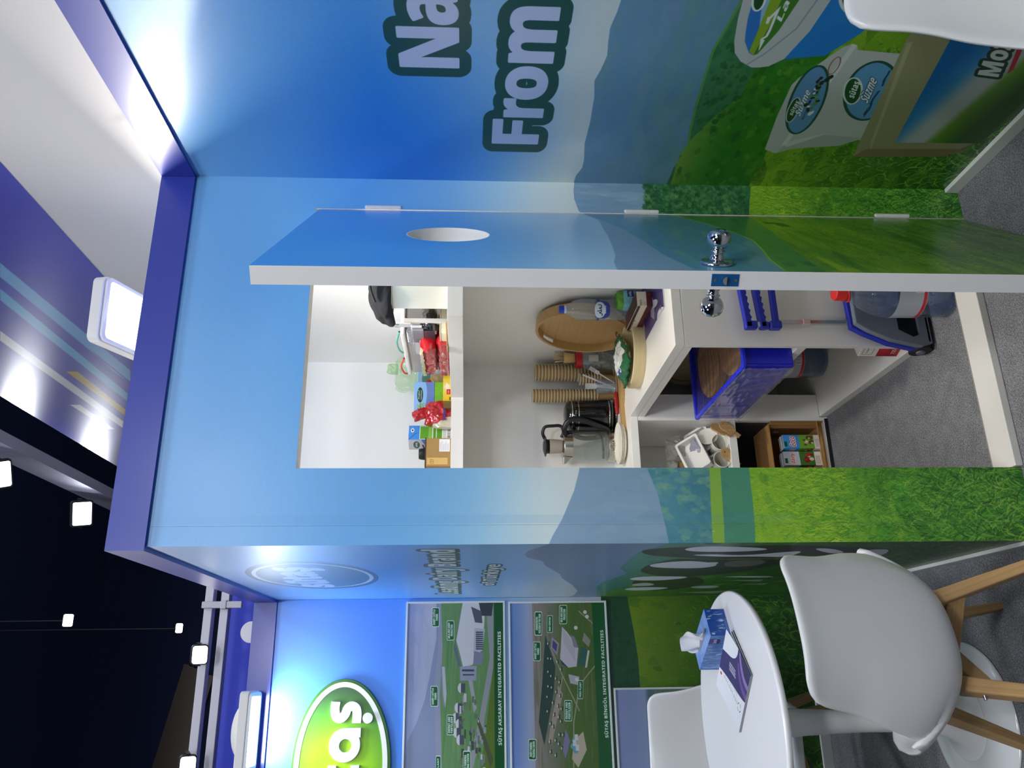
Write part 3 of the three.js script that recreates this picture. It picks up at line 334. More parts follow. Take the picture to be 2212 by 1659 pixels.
const plaque = (x, q, lines, a, b, d) => { const [o, e, tl] = [q(a), q(b), q(d)]; x.save(); x.transform((e[0] - o[0]) / 100, (e[1] - o[1]) / 100, (o[0] - tl[0]) / 100, (o[1] - tl[1]) / 100, tl[0], tl[1]); x.fillStyle = '#e3efe6'; x.beginPath(); x.roundRect(0, 0, 100, 100, 12); x.fill(); x.fillStyle = '#0d5a2c'; x.beginPath(); x.roundRect(3, 5, 94, 90, 10); x.fill(); lines.forEach((l, i) => { const n = lines.length, m = Math.min(1, l.length / Math.max(...lines.map((s) => s.length))) * 40; words(x, l, 50 - m, 14 + i * 76 / n + (n > 1 ? 0 : 16), 50 + m, 14 + (i + 0.78) * 76 / n - (n > 1 ? 0 : 10), '#e6f0e8'); }); x.restore(); };
const roofs = (x, q, pts, c) => pts.forEach((p) => S(x, q, p, c));
poster('upper framed poster with aerial photograph of a large plant and green title strip', -1.36, -0.014, 1.37, 1.797, (x, w, h, q) => {
  let g = x.createLinearGradient(0, 0, 0, h * 0.5); g.addColorStop(0, '#8a9bc4'); g.addColorStop(0.5, '#a3a9c0'); g.addColorStop(1, '#b4b3bd'); x.fillStyle = g; x.fillRect(0, 0, w, h);
  for (let i = 0; i < 30; i++) { x.globalAlpha = 0.12; x.fillStyle = pick(['#c9c4c9', '#9aa2c2', '#d4cccb']); x.beginPath(); x.ellipse(rr(0, w), rr(0, h * 0.3), rr(40, 130), rr(8, 26), 0, 0, 7); x.fill(); } x.globalAlpha = 1;
  S(x, q, [...[[.004,1.668],[-.17,1.665],[-.244,1.679],[-.318,1.691],[-.409,1.709],[-.498,1.741],[-.568,1.777],[-.637,1.785],[-.739,1.787]], [-1.4, 1.6], [-1.4, 1.5], ...[[.003,1.643]]], '#7f8cab'); S(x, q, [...[[.004,1.657],[-.207,1.658],[-.355,1.671],[-.672,1.658]], [-1.4, 1.66], [-1.4, 1.3], [0, 1.3]], '#8b94a8');
  S(x, q, [...[[.004,1.649],[-.208,1.638],[-.392,1.647],[-.672,1.634]], [-1.4, 1.62], [-1.4, 1.2], [0, 1.2]], '#5f8a58');
  for (let i = 0; i < 260; i++) { x.globalAlpha = rr(0.1, 0.4); x.fillStyle = pick(['#4f7f48', '#7fa06a', '#3f7038', '#93a97c', '#587f4c']); x.beginPath(); x.ellipse(rr(0, w), h * rr(0.38, 0.78), rr(20, 110), rr(2, 6), 0.03, 0, 7); x.fill(); } x.globalAlpha = 1;
  S(x, q, [...[[.001,1.42],[-.135,1.413],[-.322,1.426],[-.676,1.474]], [-1.4, 1.36], [0, 1.36]], '#55702c'); S(x, q, [...[[-.038,1.452],[-.248,1.437],[-.502,1.485],[-.674,1.53]], [-1.0, 1.44], ...[[-.675,1.508],[-.503,1.462],[-.285,1.422],[-.038,1.42]]], '#8e9398');
  S(x, q, [[-.449,1.492],[-.265,1.524],[-.269,1.54],[-.466,1.504]], '#9da2a6'); S(x, q, [[-.485,1.485],[-.644,1.424],[-.676,1.436],[-.502,1.492]], '#4a5540');
  // long pale halls with darker fronts
  S(x, q, [[-.017,1.553],[-.171,1.582],[-.208,1.571],[-.283,1.551],[-.277,1.512],[-.217,1.473],[-.115,1.46],[-.018,1.456]], '#c3c7cc'); S(x, q, [[-.017,1.553],[-.189,1.583],[-.253,1.567],[-.283,1.559],[-.283,1.571],[-.208,1.591]], '#5f6876'); S(x, q, [[-.126,1.502],[-.13,1.457],[-.221,1.469],[-.228,1.508]], '#aab0ba'); for (let i = 0; i < 9; i++) S(x, q, [[[-.141,1.496]][0], [[-.142,1.465]][0], [[-.147,1.465]][0], [[-.147,1.496]][0]].map((p) => [p[0] - i * 0.0085, p[1]]), '#39435a');
  S(x, q, [[-.283,1.563],[-.281,1.492],[-.34,1.496],[-.339,1.563]], '#8f97aa'); S(x, q, [[-.294,1.555],[-.295,1.504],[-.303,1.504],[-.302,1.555]], '#39435a'); S(x, q, [[-.221,1.504],[-.229,1.461],[-.277,1.473],[-.277,1.508]], '#757f92'); S(x, q, [[-.313,1.551],[-.314,1.504],[-.319,1.504],[-.319,1.551]], '#39435a');
  S(x, q, [[-.018,1.484],[-.018,1.42],[-.077,1.428],[-.076,1.472]], '#343c44'); S(x, q, [[-.037,1.517],[-.057,1.472],[-.107,1.468],[-.103,1.5]], '#4a5560');
  for (const [a, b] of [[996, 1486], [990, 1530], [986, 1552], [992, 1566], [988, 1584], [994, 1600]]) { const p = q([[-.368,1.559]][0]), o = q([[[-.368,1.559]][0][0] - (b - 1486) * 0.00176, [[-.368,1.559]][0][1] - (a - 996) * 0.0021]); x.fillStyle = '#474f5c'; x.fillRect(o[0] - 20, o[1], 40, 20); x.fillStyle = '#c6cace'; x.beginPath(); x.ellipse(o[0], o[1], 22, 15, 0, Math.PI, 0); x.fill(); }
  for (let i = 0; i < 60; i++) { const o = q([-0.42 - rr(0, 0.4), 1.5 + rr(-0.04, 0.07)]); x.fillStyle = pick(['#b9bec4', '#6f7882', '#8a93a0', '#3f4a44', '#5f6f5a']); x.fillRect(o[0], o[1], rr(8, 40), rr(4, 14)); }
  for (const [z, a] of [[0.03, '#7d8894'], [0.09, '#aeb4ba']]) S(x, q, [...[[-.282,1.649],[-.392,1.642],[-.446,1.633],[-.392,1.628],[-.282,1.637]]].map((p) => [p[0], p[1] - z * 0.1]), a);
  x.fillStyle = '#0d4f26'; { const a = q([[-.018,1.418]][0]); x.fillRect(0, a[1], w, h - a[1]); }
  plaque(x, q, ['DAIRY CATTLE', 'FARMS'], ...[[-.12,1.654],[-.039,1.655],[-.12,1.685]]); plaque(x, q, ['MILK AND DAIRY', 'PRODUCTION'], ...[[-.176,1.589],[-.094,1.59],[-.176,1.621]]); plaque(x, q, ['DAIRY CATTLE', 'FARMS'], ...[[-.439,1.654],[-.359,1.656],[-.438,1.685]]); plaque(x, q, ['ENERGY AND', 'FERTILIZER'], ...[[-.55,1.586],[-.472,1.587],[-.549,1.616]]); plaque(x, q, ['DAIRY FARMING', 'TRAINING CENTER'], ...[[-.714,1.517],[-.611,1.517],[-.713,1.549]]); plaque(x, q, ['FEED PLANT'], ...[[-.725,1.639],[-.626,1.64],[-.725,1.659]]);
  const a = q([[-.592,1.388]][0]), b = q([[-.142,1.405]][0]); words(x, 'SÜTAŞ AKSARAY INTEGRATED FACILITIES', a[0], b[1] - 2, b[0], a[1] + 4, '#dfe9e2');
});
poster('lower framed poster with aerial photograph of green fields and green title strip', -1.38, -0.018, 0.925, 1.355, (x, w, h, q) => {
  let g = x.createLinearGradient(0, 0, 0, h * 0.32); g.addColorStop(0, '#5f86cc'); g.addColorStop(0.6, '#94a4c4'); g.addColorStop(1, '#a0979a'); x.fillStyle = g; x.fillRect(0, 0, w, h);
  g = x.createLinearGradient(0, h * 0.24, 0, h); g.addColorStop(0, '#8c8480'); g.addColorStop(0.3, '#66705a'); g.addColorStop(0.45, '#4a6a30'); g.addColorStop(1, '#3f5f26'); x.fillStyle = g; x.fillRect(0, h * 0.24, w, h);
  for (let i = 0; i < 240; i++) { x.globalAlpha = rr(0.08, 0.3); x.fillStyle = pick(['#6f6a62', '#8f8a80', '#55603f', '#3f5a2c', '#5f7a3a']); x.beginPath(); x.ellipse(rr(0, w), h * rr(0.25, 0.85), rr(20, 120), rr(2, 8), 0, 0, 7); x.fill(); } x.globalAlpha = 1;
  for (const l of [[[-.254,.956],[-.365,1.057],[-.509,1.087],[-.683,1.094]], [[-.214,1.175],[-.327,1.127],[-.467,1.061]], [[-.327,1.127],[-.578,1.186]], [[-.14,.958],[-.061,1.048]]]) { x.strokeStyle = '#9a927c'; x.lineWidth = 5; x.beginPath(); l.map(q).forEach((p, i) => (i ? x.lineTo(...p) : x.moveTo(...p))); x.stroke(); }
  S(x, q, [[-.16,1.197],[-.289,1.157],[-.4,1.169],[-.596,1.213],[-.507,1.234],[-.344,1.214]], '#2c4640'); S(x, q, [[-.363,1.148],[-.4,1.129],[-.596,1.183],[-.578,1.197]], '#9c9084');
  for (let i = 0; i < 34; i++) { const o = q([-0.2 - i * 0.0135 + rr(-0.01, 0.01), 1.2 - (i % 4) * 0.018 - rr(0, 0.012)]); x.fillStyle = '#c4c6c4'; x.fillRect(o[0], o[1], 9, 5); x.fillStyle = '#1f3634'; x.fillRect(o[0] - 4, o[1] + 6, 18, 5); }
  S(x, q, [[-.168,1.169],[-.195,1.138],[-.244,1.148],[-.21,1.174]], '#8f8f9a'); S(x, q, [[-.18,1.165],[-.199,1.146],[-.229,1.151],[-.21,1.168]], '#4a4478');
  S(x, q, [[-.126,1.123],[-.15,1.1],[-.215,1.055],[-.29,1.066],[-.294,1.102],[-.259,1.136]], '#b9b7c0'); for (let i = 0; i < 5; i++) { x.strokeStyle = '#8d8c98'; x.lineWidth = 2; x.beginPath(); x.moveTo(...q([[[-.138,1.12]][0][0] - i * 0.012, [[-.138,1.12]][0][1]])); x.lineTo(...q([[[-.215,1.071]][0][0] - i * 0.012, [[-.215,1.071]][0][1]])); x.stroke(); } S(x, q, [[-.259,1.136],[-.294,1.102],[-.301,1.09],[-.278,1.129]], '#34345a'); S(x, q, [[-.161,1.088],[-.169,1.069],[-.215,1.055],[-.211,1.074]], '#7d7f8a');
  S(x, q, [[-.208,1.042],[-.223,1.015],[-.295,1.034],[-.283,1.061]], '#2f5f5a'); S(x, q, [[-.223,1.015],[-.295,1.03],[-.295,1.022],[-.227,1.007]], '#c2c3b8'); S(x, q, [[-.151,1.028],[-.185,1.001],[-.212,1.01],[-.185,1.037]], '#8a8880');
  S(x, q, [[-.32,1.103],[-.331,1.056],[-.365,1.061],[-.357,1.096]], '#aaa9b0'); for (const p of [[[-.066,1.02]][0], [[-.085,1.012]][0], [[-.131,1.063]][0], [[-.342,1.068]][0]]) { const o = q(p); x.fillStyle = '#c9cac8'; x.beginPath(); x.arc(o[0], o[1], 9, 0, 7); x.fill(); }
  S(x, q, [[-.537,1.123],[-.58,1.105],[-.65,1.127],[-.614,1.137]], '#77779a'); S(x, q, [[-.58,1.089],[-.546,1.049],[-.616,1.037],[-.683,1.075],[-.65,1.1]], '#b0a894'); for (const p of [[[-.58,1.086]][0], [[-.619,1.083]][0], [[-.601,1.094]][0]]) { const o = q(p); x.fillStyle = '#5f9ab4'; x.beginPath(); x.arc(o[0], o[1], 12, 0, 7); x.fill(); x.fillStyle = '#c4c6c4'; x.fillRect(o[0], o[1], 26, 16); }
  { const p = q([[-.402,.988]][0]); x.fillStyle = '#0d5428'; x.fillRect(0, p[1], w, h - p[1]); }
  plaque(x, q, ['ADMINISTRATIVE', 'BUILDING OF THE FARM'], ...[[-.162,1.211],[-.062,1.208],[-.161,1.243]]); plaque(x, q, ['R&D CENTER'], ...[[-.151,1.165],[-.078,1.162],[-.151,1.189]]); plaque(x, q, ['MILK AND DAIRY', 'PRODUCTION'], ...[[-.115,1.101],[-.035,1.098],[-.115,1.135]]); plaque(x, q, ['DAIRY CATTLE', 'FARMS'], ...[[-.266,1.22],[-.187,1.218],[-.265,1.252]]); plaque(x, q, ['FEED PLANT'], ...[[-.42,1.044],[-.346,1.04],[-.419,1.067]]); plaque(x, q, ['ENERGY AND', 'FERTILIZER'], ...[[-.506,1.094],[-.424,1.091],[-.505,1.127]]); plaque(x, q, ['DAIRY FARMING', 'TRAINING CENTER'], ...[[-.651,1.247],[-.572,1.245],[-.65,1.28]]);
  const a = q([[-.572,.942]][0]), b = q([[-.142,.956]][0]); words(x, 'SÜTAŞ BİNGÖL INTEGRATED FACILITIES', a[0], b[1] - 6, b[0], a[1] + 2, '#dfe9e2');
});
poster('small framed poster with misty blue landscape behind the far white chair', -1.3, -0.378, 0.5, 0.912, (x, w, h) => {
  const g = x.createLinearGradient(0, 0, 0, h); g.addColorStop(0, '#7f8fc0'); g.addColorStop(0.32, '#8f9fc4'); g.addColorStop(0.36, '#56707a'); g.addColorStop(0.6, '#5c7a5c'); g.addColorStop(1, '#3f6a3a'); x.fillStyle = g; x.fillRect(0, 0, w, h);
  for (let i = 0; i < 120; i++) { x.globalAlpha = 0.25; x.fillStyle = pick(['#7a8f74', '#4a6a58', '#8a9c8a', '#49664a']); x.beginPath(); x.ellipse(rr(0, w), h * rr(0.36, 1), rr(30, 140), rr(2, 8), 0, 0, 7); x.fill(); } x.globalAlpha = 1;
});

// ---------- table ----------
const TY = 0.727, plastic = M('#eeeeec', 0.28, { clearcoat: 0.2, clearcoatRoughness: 0.2 });
{
  const t = thing('round_table', 'round white table on a flared trumpet pedestal', 'table', [-0.467, 0, -0.468]);
  part('tabletop', lathe([[0, TY - 0.022], [0.36, TY - 0.022], [0.379, TY - 0.019], [0.386, TY - 0.009], [0.3845, TY - 0.002], [0.38, TY], [0, TY]], 96), M('#f1f1f2', 0.25, { clearcoat: 0.3, clearcoatRoughness: 0.15 }), t);
  part('pedestal', lathe([[0.0, 0.028], [0.122, 0.028], [0.112, 0.0335], [0.09, 0.0385], [0.066, 0.055], [0.05, 0.085], [0.039, 0.14], [0.033, 0.22], [0.0315, 0.32], [0.033, 0.42], [0.038, 0.53], [0.047, 0.62], [0.066, 0.69], [0.085, TY - 0.022], [0, TY - 0.0221]], 64), plastic, t);
  part('base', lathe([[0, 0.031], [0.12, 0.0309], [0.16, 0.0235], [0.205, 0.013], [0.22, 0.0075], [0.2245, 0.003], [0.223, 0], [0, 0]], 96), M('#e4e8e8', 0.12, { clearcoat: 0.6, clearcoatRoughness: 0.05 }), t);
}
// tissue box with a pulled-up tissue
{
  const a = [-0.123, -0.468], b = [-0.22, -0.438], c = [-0.318, -0.6];
  // long side from b to c, short side from b to a
  const ux = (c[0] - b[0]), uz = (c[1] - b[1]), L = Math.hypot(ux, uz), W = 0.098, Hh = 0.064, ang = Math.atan2(-uz, ux);
  const t = thing('tissue_box', 'blue tissue box with a white tissue standing out of its slot', 'tissue box', [b[0] + ux / 2 - uz / L * (W / 2 + 0.004), TY, b[1] + uz / 2 + ux / L * (W / 2 + 0.004)], ang);
  const streak = (base, cs, n, petals) => canvasTex(512, 200, (x, w, h) => { x.fillStyle = base; x.fillRect(0, 0, w, h); for (let i = 0; i < n; i++) { x.globalAlpha = rr(0.2, 0.7); x.fillStyle = pick(cs); x.beginPath(); x.ellipse(rr(0, w), rr(0, h), rr(4, 10), rr(20, 60), rr(-0.3, 0.3), 0, 7); x.fill(); } x.globalAlpha = 1; if (petals) petals(x, w, h); });
  const sideL = streak('#4f7ec4', ['#7fa3dc', '#2f5cae', '#8fb0e2', '#3f6cba', '#b5c8ea'], 110, (x, w, h) => { x.fillStyle = '#3a3a80'; x.beginPath(); x.moveTo(395, 0); x.lineTo(470, 0); x.lineTo(470, 70); x.quadraticCurveTo(468, 112, 432, 112); x.quadraticCurveTo(395, 108, 395, 60); x.fill(); words(x, 'Sanita', 403, 38, 462, 76, '#d7dcf2', { font: 'bold italic' }); });
  const sideS = streak('#1f4c9c', ['#173f8a', '#2a58aa'], 40, (x, w, h) => { for (let i = 0; i < 20; i++) { x.globalAlpha = rr(0.6, 0.95); x.fillStyle = pick(['#a8c4d8', '#7fa0c8', '#c4d4dc', '#5f86bc']); x.beginPath(); x.ellipse(rr(20, w - 20), rr(12, h * 0.8), rr(6, 14), rr(16, 36), rr(-0.5, 0.5), 0, 7); x.fill(); } x.globalAlpha = 0.7; for (let i = 0; i < 3; i++) { x.fillStyle = '#a8bcdc'; x.fillRect(60, h * 0.86 + i * 8, rr(200, 380), 3); } x.globalAlpha = 1; });
  const top = streak('#6f97d8', ['#8fb0e8', '#4f7cc8', '#a3bfec', '#5f8ad4'], 140);
  const mm = [TM(sideS, 0.35, film), TM(sideS, 0.35, film), TM(top, 0.35, film), TM(top, 0.35, film), TM(sideL, 0.35, film), TM(sideL, 0.35, film)];
  part('box', new RoundedBoxGeometry(L, Hh, W, 2, 0.002).translate(0, Hh / 2, 0), mm, t);
  part('slot', extr(rrect(0.11, 0.028, 0.012), 0.0006).rotateX(-Math.PI / 2).translate(0, Hh, 0), M('#8a92a2', 0.7), t);
  const g = new THREE.PlaneGeometry(0.15, 0.075, 36, 26); const p = g.attributes.position;
  for (let i = 0; i < p.count; i++) { const x = p.getX(i), y = p.getY(i) + 0.0375, u = x / 0.075, v = y / 0.075, top = 0.07 * (1 - 0.5 * Math.pow(Math.abs(u - 0.15), 1.7)); p.setXYZ(i, x * (0.85 + 0.25 * v), Hh - 0.004 + v * top, 0.012 * Math.sin(u * 4 + v * 2.5) * (0.3 + v) + 0.02 * v * v * u + 0.006 * Math.sin(9 * u)); }
  g.computeVertexNormals(); part('tissue', g, M('#f6f6f7', 0.8, { side: THREE.DoubleSide }), t);
}
{ // folded catalogue lying partly under the tissue box
  const P = [[-0.196, -0.407], [-0.33, -0.274], [-0.455, -0.465], [-0.318, -0.593]];
  const t = thing('brochure', 'thick white and purple printed brochure lying beside the tissue box', 'brochure', [P[1][0], TY, P[1][1]], Math.atan2(-(P[0][1] - P[1][1]), P[0][0] - P[1][0]));
  const w = Math.hypot(P[0][0] - P[1][0], P[0][1] - P[1][1]) - 0.004, d = Math.hypot(P[2][0] - P[1][0], P[2][1] - P[1][1]);
  const cover = canvasTex(700, Math.round(700 * d / w), (x, W, H) => { // top of the picture: the far edge
    x.fillStyle = '#eef0f4'; x.fillRect(0, 0, W, H); const g = x.createLinearGradient(0, 0, W, H); x.save(); x.beginPath(); x.moveTo(W * 0.38, H); x.bezierCurveTo(W * 0.1, H * 0.7, W * 0.5, H * 0.42, W, H * 0.35); x.lineTo(W, H); x.closePath(); x.translate(0, 0); x.restore();
    x.fillStyle = '#2f2266'; x.beginPath(); x.moveTo(0, H * 0.53); x.bezierCurveTo(W * 0.25, H * 0.42, W * 0.6, H * 0.4, W, H * 0.34); x.lineTo(W, H); x.lineTo(0, H); x.closePath(); x.fill();
    [['#6a4a9c', 0.56, 0.64], ['#3f2c72', 0.64, 0.74], ['#8f74bc', 0.72, 0.8], ['#2a1f55', 0.8, 0.9]].forEach(([c, a, b]) => { x.fillStyle = c; x.beginPath(); x.moveTo(0, H * a); x.bezierCurveTo(W * 0.2, H * (a - 0.04), W * 0.4, H * (a + 0.06), W * 0.5, H * (b + 0.18)); x.lineTo(W * 0.4, H * (b + 0.2)); x.bezierCurveTo(W * 0.3, H * (b + 0.1), W * 0.15, H * b, 0, H * b); x.fill(); });
    x.fillStyle = '#eceef2'; x.beginPath(); x.moveTo(W * 0.55, H); x.quadraticCurveTo(W * 0.5, H * 0.8, W * 0.75, H * 0.72); x.lineTo(W, H * 0.66); x.lineTo(W, H); x.fill();
    x.save(); x.translate(W * 0.56, H * 0.62); x.rotate(-0.12); words(x, 'INGREDIENTS', -60, -66, 110, -40, '#e4e6f2'); words(x, 'SPECIALTIES', -50, -30, 120, -4, '#e4e6f2'); words(x, 'SOLUTIONS', -40, 6, 120, 32, '#e4e6f2'); x.restore();
    x.strokeStyle = '#3a3f48'; x.lineWidth = 4; for (let i = 0; i < 9; i++) { x.beginPath(); x.ellipse(W * (0.27 + i * 0.066), H * (0.3 + i * 0.003), 13, 17, 0, i % 3 ? 0.4 : -2, i % 3 ? 6.4 : 2.2); x.stroke(); } x.fillStyle = '#c03a4a'; x.beginPath(); x.arc(W * 0.92, H * 0.29, 20, 0, 7); x.fill(); x.strokeStyle = '#22262c'; x.lineWidth = 9; x.setLineDash([50, 26]); x.beginPath(); x.ellipse(W * 0.16, H * 0.31, 46, 52, 0, 0, 7); x.stroke(); x.setLineDash([]);
    x.globalAlpha = 0.5; for (let i = 0; i < 6; i++) { x.fillStyle = '#7a808c'; x.fillRect(W * 0.3, H * 0.385 + i * 9, rr(80, 260), 3); } x.globalAlpha = 1;
  });
  // local x runs along the near-right edge, z away is negative
  const pages = 5; for (let i = 0; i < pages; i++) part('pages', bx(0.001, w - i * 0.0015, 0.0002 + i * 0.0016, 0.0013 + i * 0.0016, -d + 0.001, -0.001 - i * 0.0012), i % 2 ? M('#3a3f52', 0.5) : M('#dfe1e6', 0.5), t).rotation.z = 0.005 * i;
  const cv = new THREE.PlaneGeometry(w, d, 12, 1).rotateX(-Math.PI / 2).translate(w / 2, 0, -d / 2); const p = cv.attributes.position; for (let i = 0; i < p.count; i++) p.setY(i, 0.0088 + 0.016 * Math.pow(Math.max(0, p.getX(i) / w), 2.2)); cv.computeVertexNormals(); part('cover', cv, TM(cover, 0.25, { ...film, side: THREE.DoubleSide }), t);
}

// ---------- white bucket chairs with beech legs ----------
function chair(label, p, turn) {
  const t = thing('shell_chair', label, 'chair', p, turn, 'white shell chairs');
  // the chair looks to -z; profile of its middle line (forward, up), half width and side lift along it
  const prof = [[0.22, 0.394, 0.15, 0.0], [0.212, 0.418, 0.168, 0.012], [0.16, 0.424, 0.2, 0.03], [0.08, 0.413, 0.226, 0.07], [-0.02, 0.402, 0.242, 0.108], [-0.11, 0.404, 0.245, 0.135], [-0.165, 0.422, 0.24, 0.15], [-0.2, 0.46, 0.228, 0.145], [-0.218, 0.52, 0.226, 0.12], [-0.232, 0.607, 0.21, 0.09], [-0.244, 0.694, 0.186, 0.065], [-0.256, 0.77, 0.176, 0.045], [-0.268, 0.819, 0.162, 0.03]];
  const cur = new THREE.CatmullRomCurve3(prof.map((q) => V(0, q[1], -q[0]))), NU = 40, NV = 60, P = [];
  const lerpAt = (k, i) => { const n = prof.length - 1, f = k * n, q = Math.min(n - 1, Math.floor(f)), u = f - q, p = (j) => prof[Math.max(0, Math.min(n, j))][i], A = p(q - 1), B = p(q), D = p(q + 1), E = p(q + 2); return B + 0.5 * u * (D - A + u * (2 * A - 5 * B + 4 * D - E + u * (3 * (B - D) + E - A))); };
  const mid = (u, v) => { // rounded rectangle in (u, v)
    const c = 0.09, e = Math.max(0, Math.abs(u) - (1 - 0.3)) / 0.3; let vv = v; const cut = c * (1 - Math.sqrt(Math.max(0, 1 - e * e))); vv = cut * 0.9 + v * (1 - cut * 0.9 - cut * 0.55);
    const q = cur.getPoint(vv), d = cur.getTangent(vv), w = lerpAt(vv, 2), l = lerpAt(vv, 3), n = V(0, 1, 0).applyAxisAngle(V(1, 0, 0), 0); n.set(0, -d.z, d.y); if (n.y < 0 && vv < 0.4) n.negate(); n.set(0, Math.abs(d.z), 0); n.z = d.z > 0 ? -d.y : d.y; n.normalize();
    const s = Math.abs(u), lift = l * Math.pow(s, 2.6); return q.clone().add(V(u * w * (1 - 0.04 * s * s), 0, 0)).addScaledVector(n, lift);
  };
  for (let i = 0; i <= NV; i++) for (let j = 0; j <= NU; j++) P.push(mid(-1 + 2 * j / NU, i / NV));
  const at = (i, j) => P[Math.max(0, Math.min(NV, i)) * (NU + 1) + Math.max(0, Math.min(NU, j))], nor = (i, j) => at(i, j + 1).clone().sub(at(i, j - 1)).cross(at(i + 1, j).clone().sub(at(i - 1, j))).normalize();
  const pos = [], idx = [], T = 0.0065, W = NU + 1, n = W * (NV + 1);
  const edge = (i, j) => Math.min(i, NV - i, j, NU - j) === 0 ? 0.55 : 1;
  for (const s of [1, -1]) for (let i = 0; i <= NV; i++) for (let j = 0; j <= NU; j++) { const q = at(i, j).clone().addScaledVector(nor(i, j), s * T * edge(i, j)); pos.push(q.x, q.y, q.z); }
  const quad = (a, b, c, d, f) => (f ? idx.push(a, c, b, b, c, d) : idx.push(a, b, c, b, d, c));
  for (let i = 0; i < NV; i++) for (let j = 0; j < NU; j++) { const a = i * W + j; quad(a, a + 1, a + W, a + W + 1, false); quad(n + a, n + a + 1, n + a + W, n + a + W + 1, true); }
  for (let i = 0; i < NV; i++) for (const [j, f] of [[0, false], [NU, true]]) { const a = i * W + j; quad(a, a + W, n + a, n + a + W, f); }
  for (let j = 0; j < NU; j++) for (const [i, f] of [[0, true], [NV, false]]) { const a = i * W + j; quad(a, a + 1, n + a, n + a + 1, f); }
  const g = new THREE.BufferGeometry(); g.setAttribute('position', new THREE.Float32BufferAttribute(pos, 3)); g.setIndex(idx); g.computeVertexNormals();
  part('shell', g, M('#d6d7d7', 0.32, { clearcoat: 0.15, clearcoatRoughness: 0.3, side: THREE.DoubleSide }), t);
  const cush = warp(new RoundedBoxGeometry(0.3, 0.03, 0.31, 5, 0.014), (v) => { const r = Math.hypot(v.x / 0.15, v.z / 0.155); v.y += v.y > 0 ? 0.012 * (1 - Math.min(1, r * r)) : 0; v.y += 0.028 * Math.pow(Math.abs(v.x) / 0.15, 2.6); v.x *= 1 - 0.1 * Math.max(0, v.z / 0.185); }); part('seat_pad', cush.translate(0, 0.431, -0.005), M('#e8e5da', 0.55), t, 'cream padded seat cushion');
  const leg = (x0, z0, x1, z1) => { const a = V(x0, 0.4, z0), b = V(x1, 0, z1), d = b.clone().sub(a), L = d.length(), gg = new RoundedBoxGeometry(0.036, L, 0.05, 2, 0.006, 1); const q = gg.attributes.position; for (let i = 0; i < q.count; i++) { const k = 1 - 0.42 * (0.5 - q.getY(i) / L); q.setX(i, q.getX(i) * k); q.setZ(i, q.getZ(i) * k); } gg.computeVertexNormals(); const u = uvBy(gg, (x, y, z) => [y / 0.4, (x + z) / 0.1]); u.lookAt; const m = new THREE.Matrix4().makeRotationFromQuaternion(new THREE.Quaternion().setFromUnitVectors(V(0, -1, 0), d.normalize())); return gg.applyMatrix4(m).translate((x0 + x1) / 2, 0.2, (z0 + z1) / 2); };
  for (const [sx, sz] of [[-1, -1], [1, -1], [-1, 1], [1, 1]]) part('leg', leg(sx * 0.1, sz * 0.09, sx * 0.2, sz * 0.245), beech, t);
  const br = (sx) => { const d = V(0.24 * sx, 0, 0.23), g2 = new RoundedBoxGeometry(0.32, 0.045, 0.022, 2, 0.003).rotateY(-Math.atan2(d.z, d.x)); return g2.translate(0, 0.345, 0); };
  part('brace', br(1), beech, t); part('brace', br(-1), beech, t); part('mount_plate', bx(-0.06, 0.06, 0.37, 0.398, -0.06, 0.06, 0.004), M('#26272a', 0.5), t);
  for (const s of [-1, 1]) part('screw', cyl(0.004, 0.004, 0.02, 12).rotateZ(Math.PI / 2).translate(0.118 * s, 0.36, 0.11), M('#b9b9ba', 0.3, { metalness: 1 }), t);
  return t;
}
const woodTex = (base, dark, W = 512, H = 256, k = 1) => canvasTex(W, H, (x, w, h) => { x.fillStyle = base; x.fillRect(0, 0, w, h); for (let i = 0; i < 240; i++) { x.globalAlpha = rr(0.04, 0.2); x.fillStyle = pick(dark); const y = rr(0, h); x.beginPath(); x.moveTo(0, y); x.bezierCurveTo(w * 0.3, y + rr(-6, 6) * k, w * 0.6, y + rr(-6, 6) * k, w, y + rr(-3, 3)); x.lineTo(w, y + rr(1, 4)); x.bezierCurveTo(w * 0.6, y + rr(-4, 8) * k, w * 0.3, y + rr(-4, 8) * k, 0, y + rr(1, 4)); x.fill(); } x.globalAlpha = 1; }, true);
const beechTex = woodTex('#bb9664', ['#a07a4a', '#cfae7c', '#8f6c42']), beech = TM(beechTex, 0.5);
chair('white shell chair with cream pad seen from behind, in front of the round table', [-0.285, 0, 0.065], 0.26);
chair('white shell chair standing behind the round table against the poster wall', [-0.575, 0, -1.05], Math.PI - 0.05);
chair('white shell chair standing beside the cheese packs printed on the long wall', [0.845, 0, 1.22], 2.59);
// ---------- the store: white cabinets in an L, an L shelf above ----------
const lam = M('#f0eee9', 0.42), CT = 0.85, ST = 1.605, rightX = 1.0995;
{ // cabinet along the right wall: end panel to the viewer, open side to the left
  const t = thing('side_cabinet', 'open white cabinet whose plain end panel faces the door', 'cabinet', [0.7, 0, -0.33]);
  part('end_panel', bx(0, 0.399, 0, 0.818, -0.02, 0, 0.0015), lam, t); part('shelf_board', bx(0.002, 0.39, 0.398, 0.428, -0.79, -0.0205, 0.001), lam, t); part('bottom_board', bx(0.002, 0.39, 0, 0.032, -0.79, -0.0205, 0.001), lam, t);
  part('stile', bx(0.0, 0.1, 0.033, 0.818, -0.806, -0.7905), lam, t); part('top_rail', bx(0.0, 0.018, 0.79, 0.818, -0.79, -0.0205), lam, t); part('shelf_board', bx(0.1005, 0.39, 0.398, 0.428, -1.2, -0.791, 0.001), lam, t); part('bottom_board', bx(0.1005, 0.39, 0, 0.032, -1.2, -0.791, 0.001), lam, t);
}
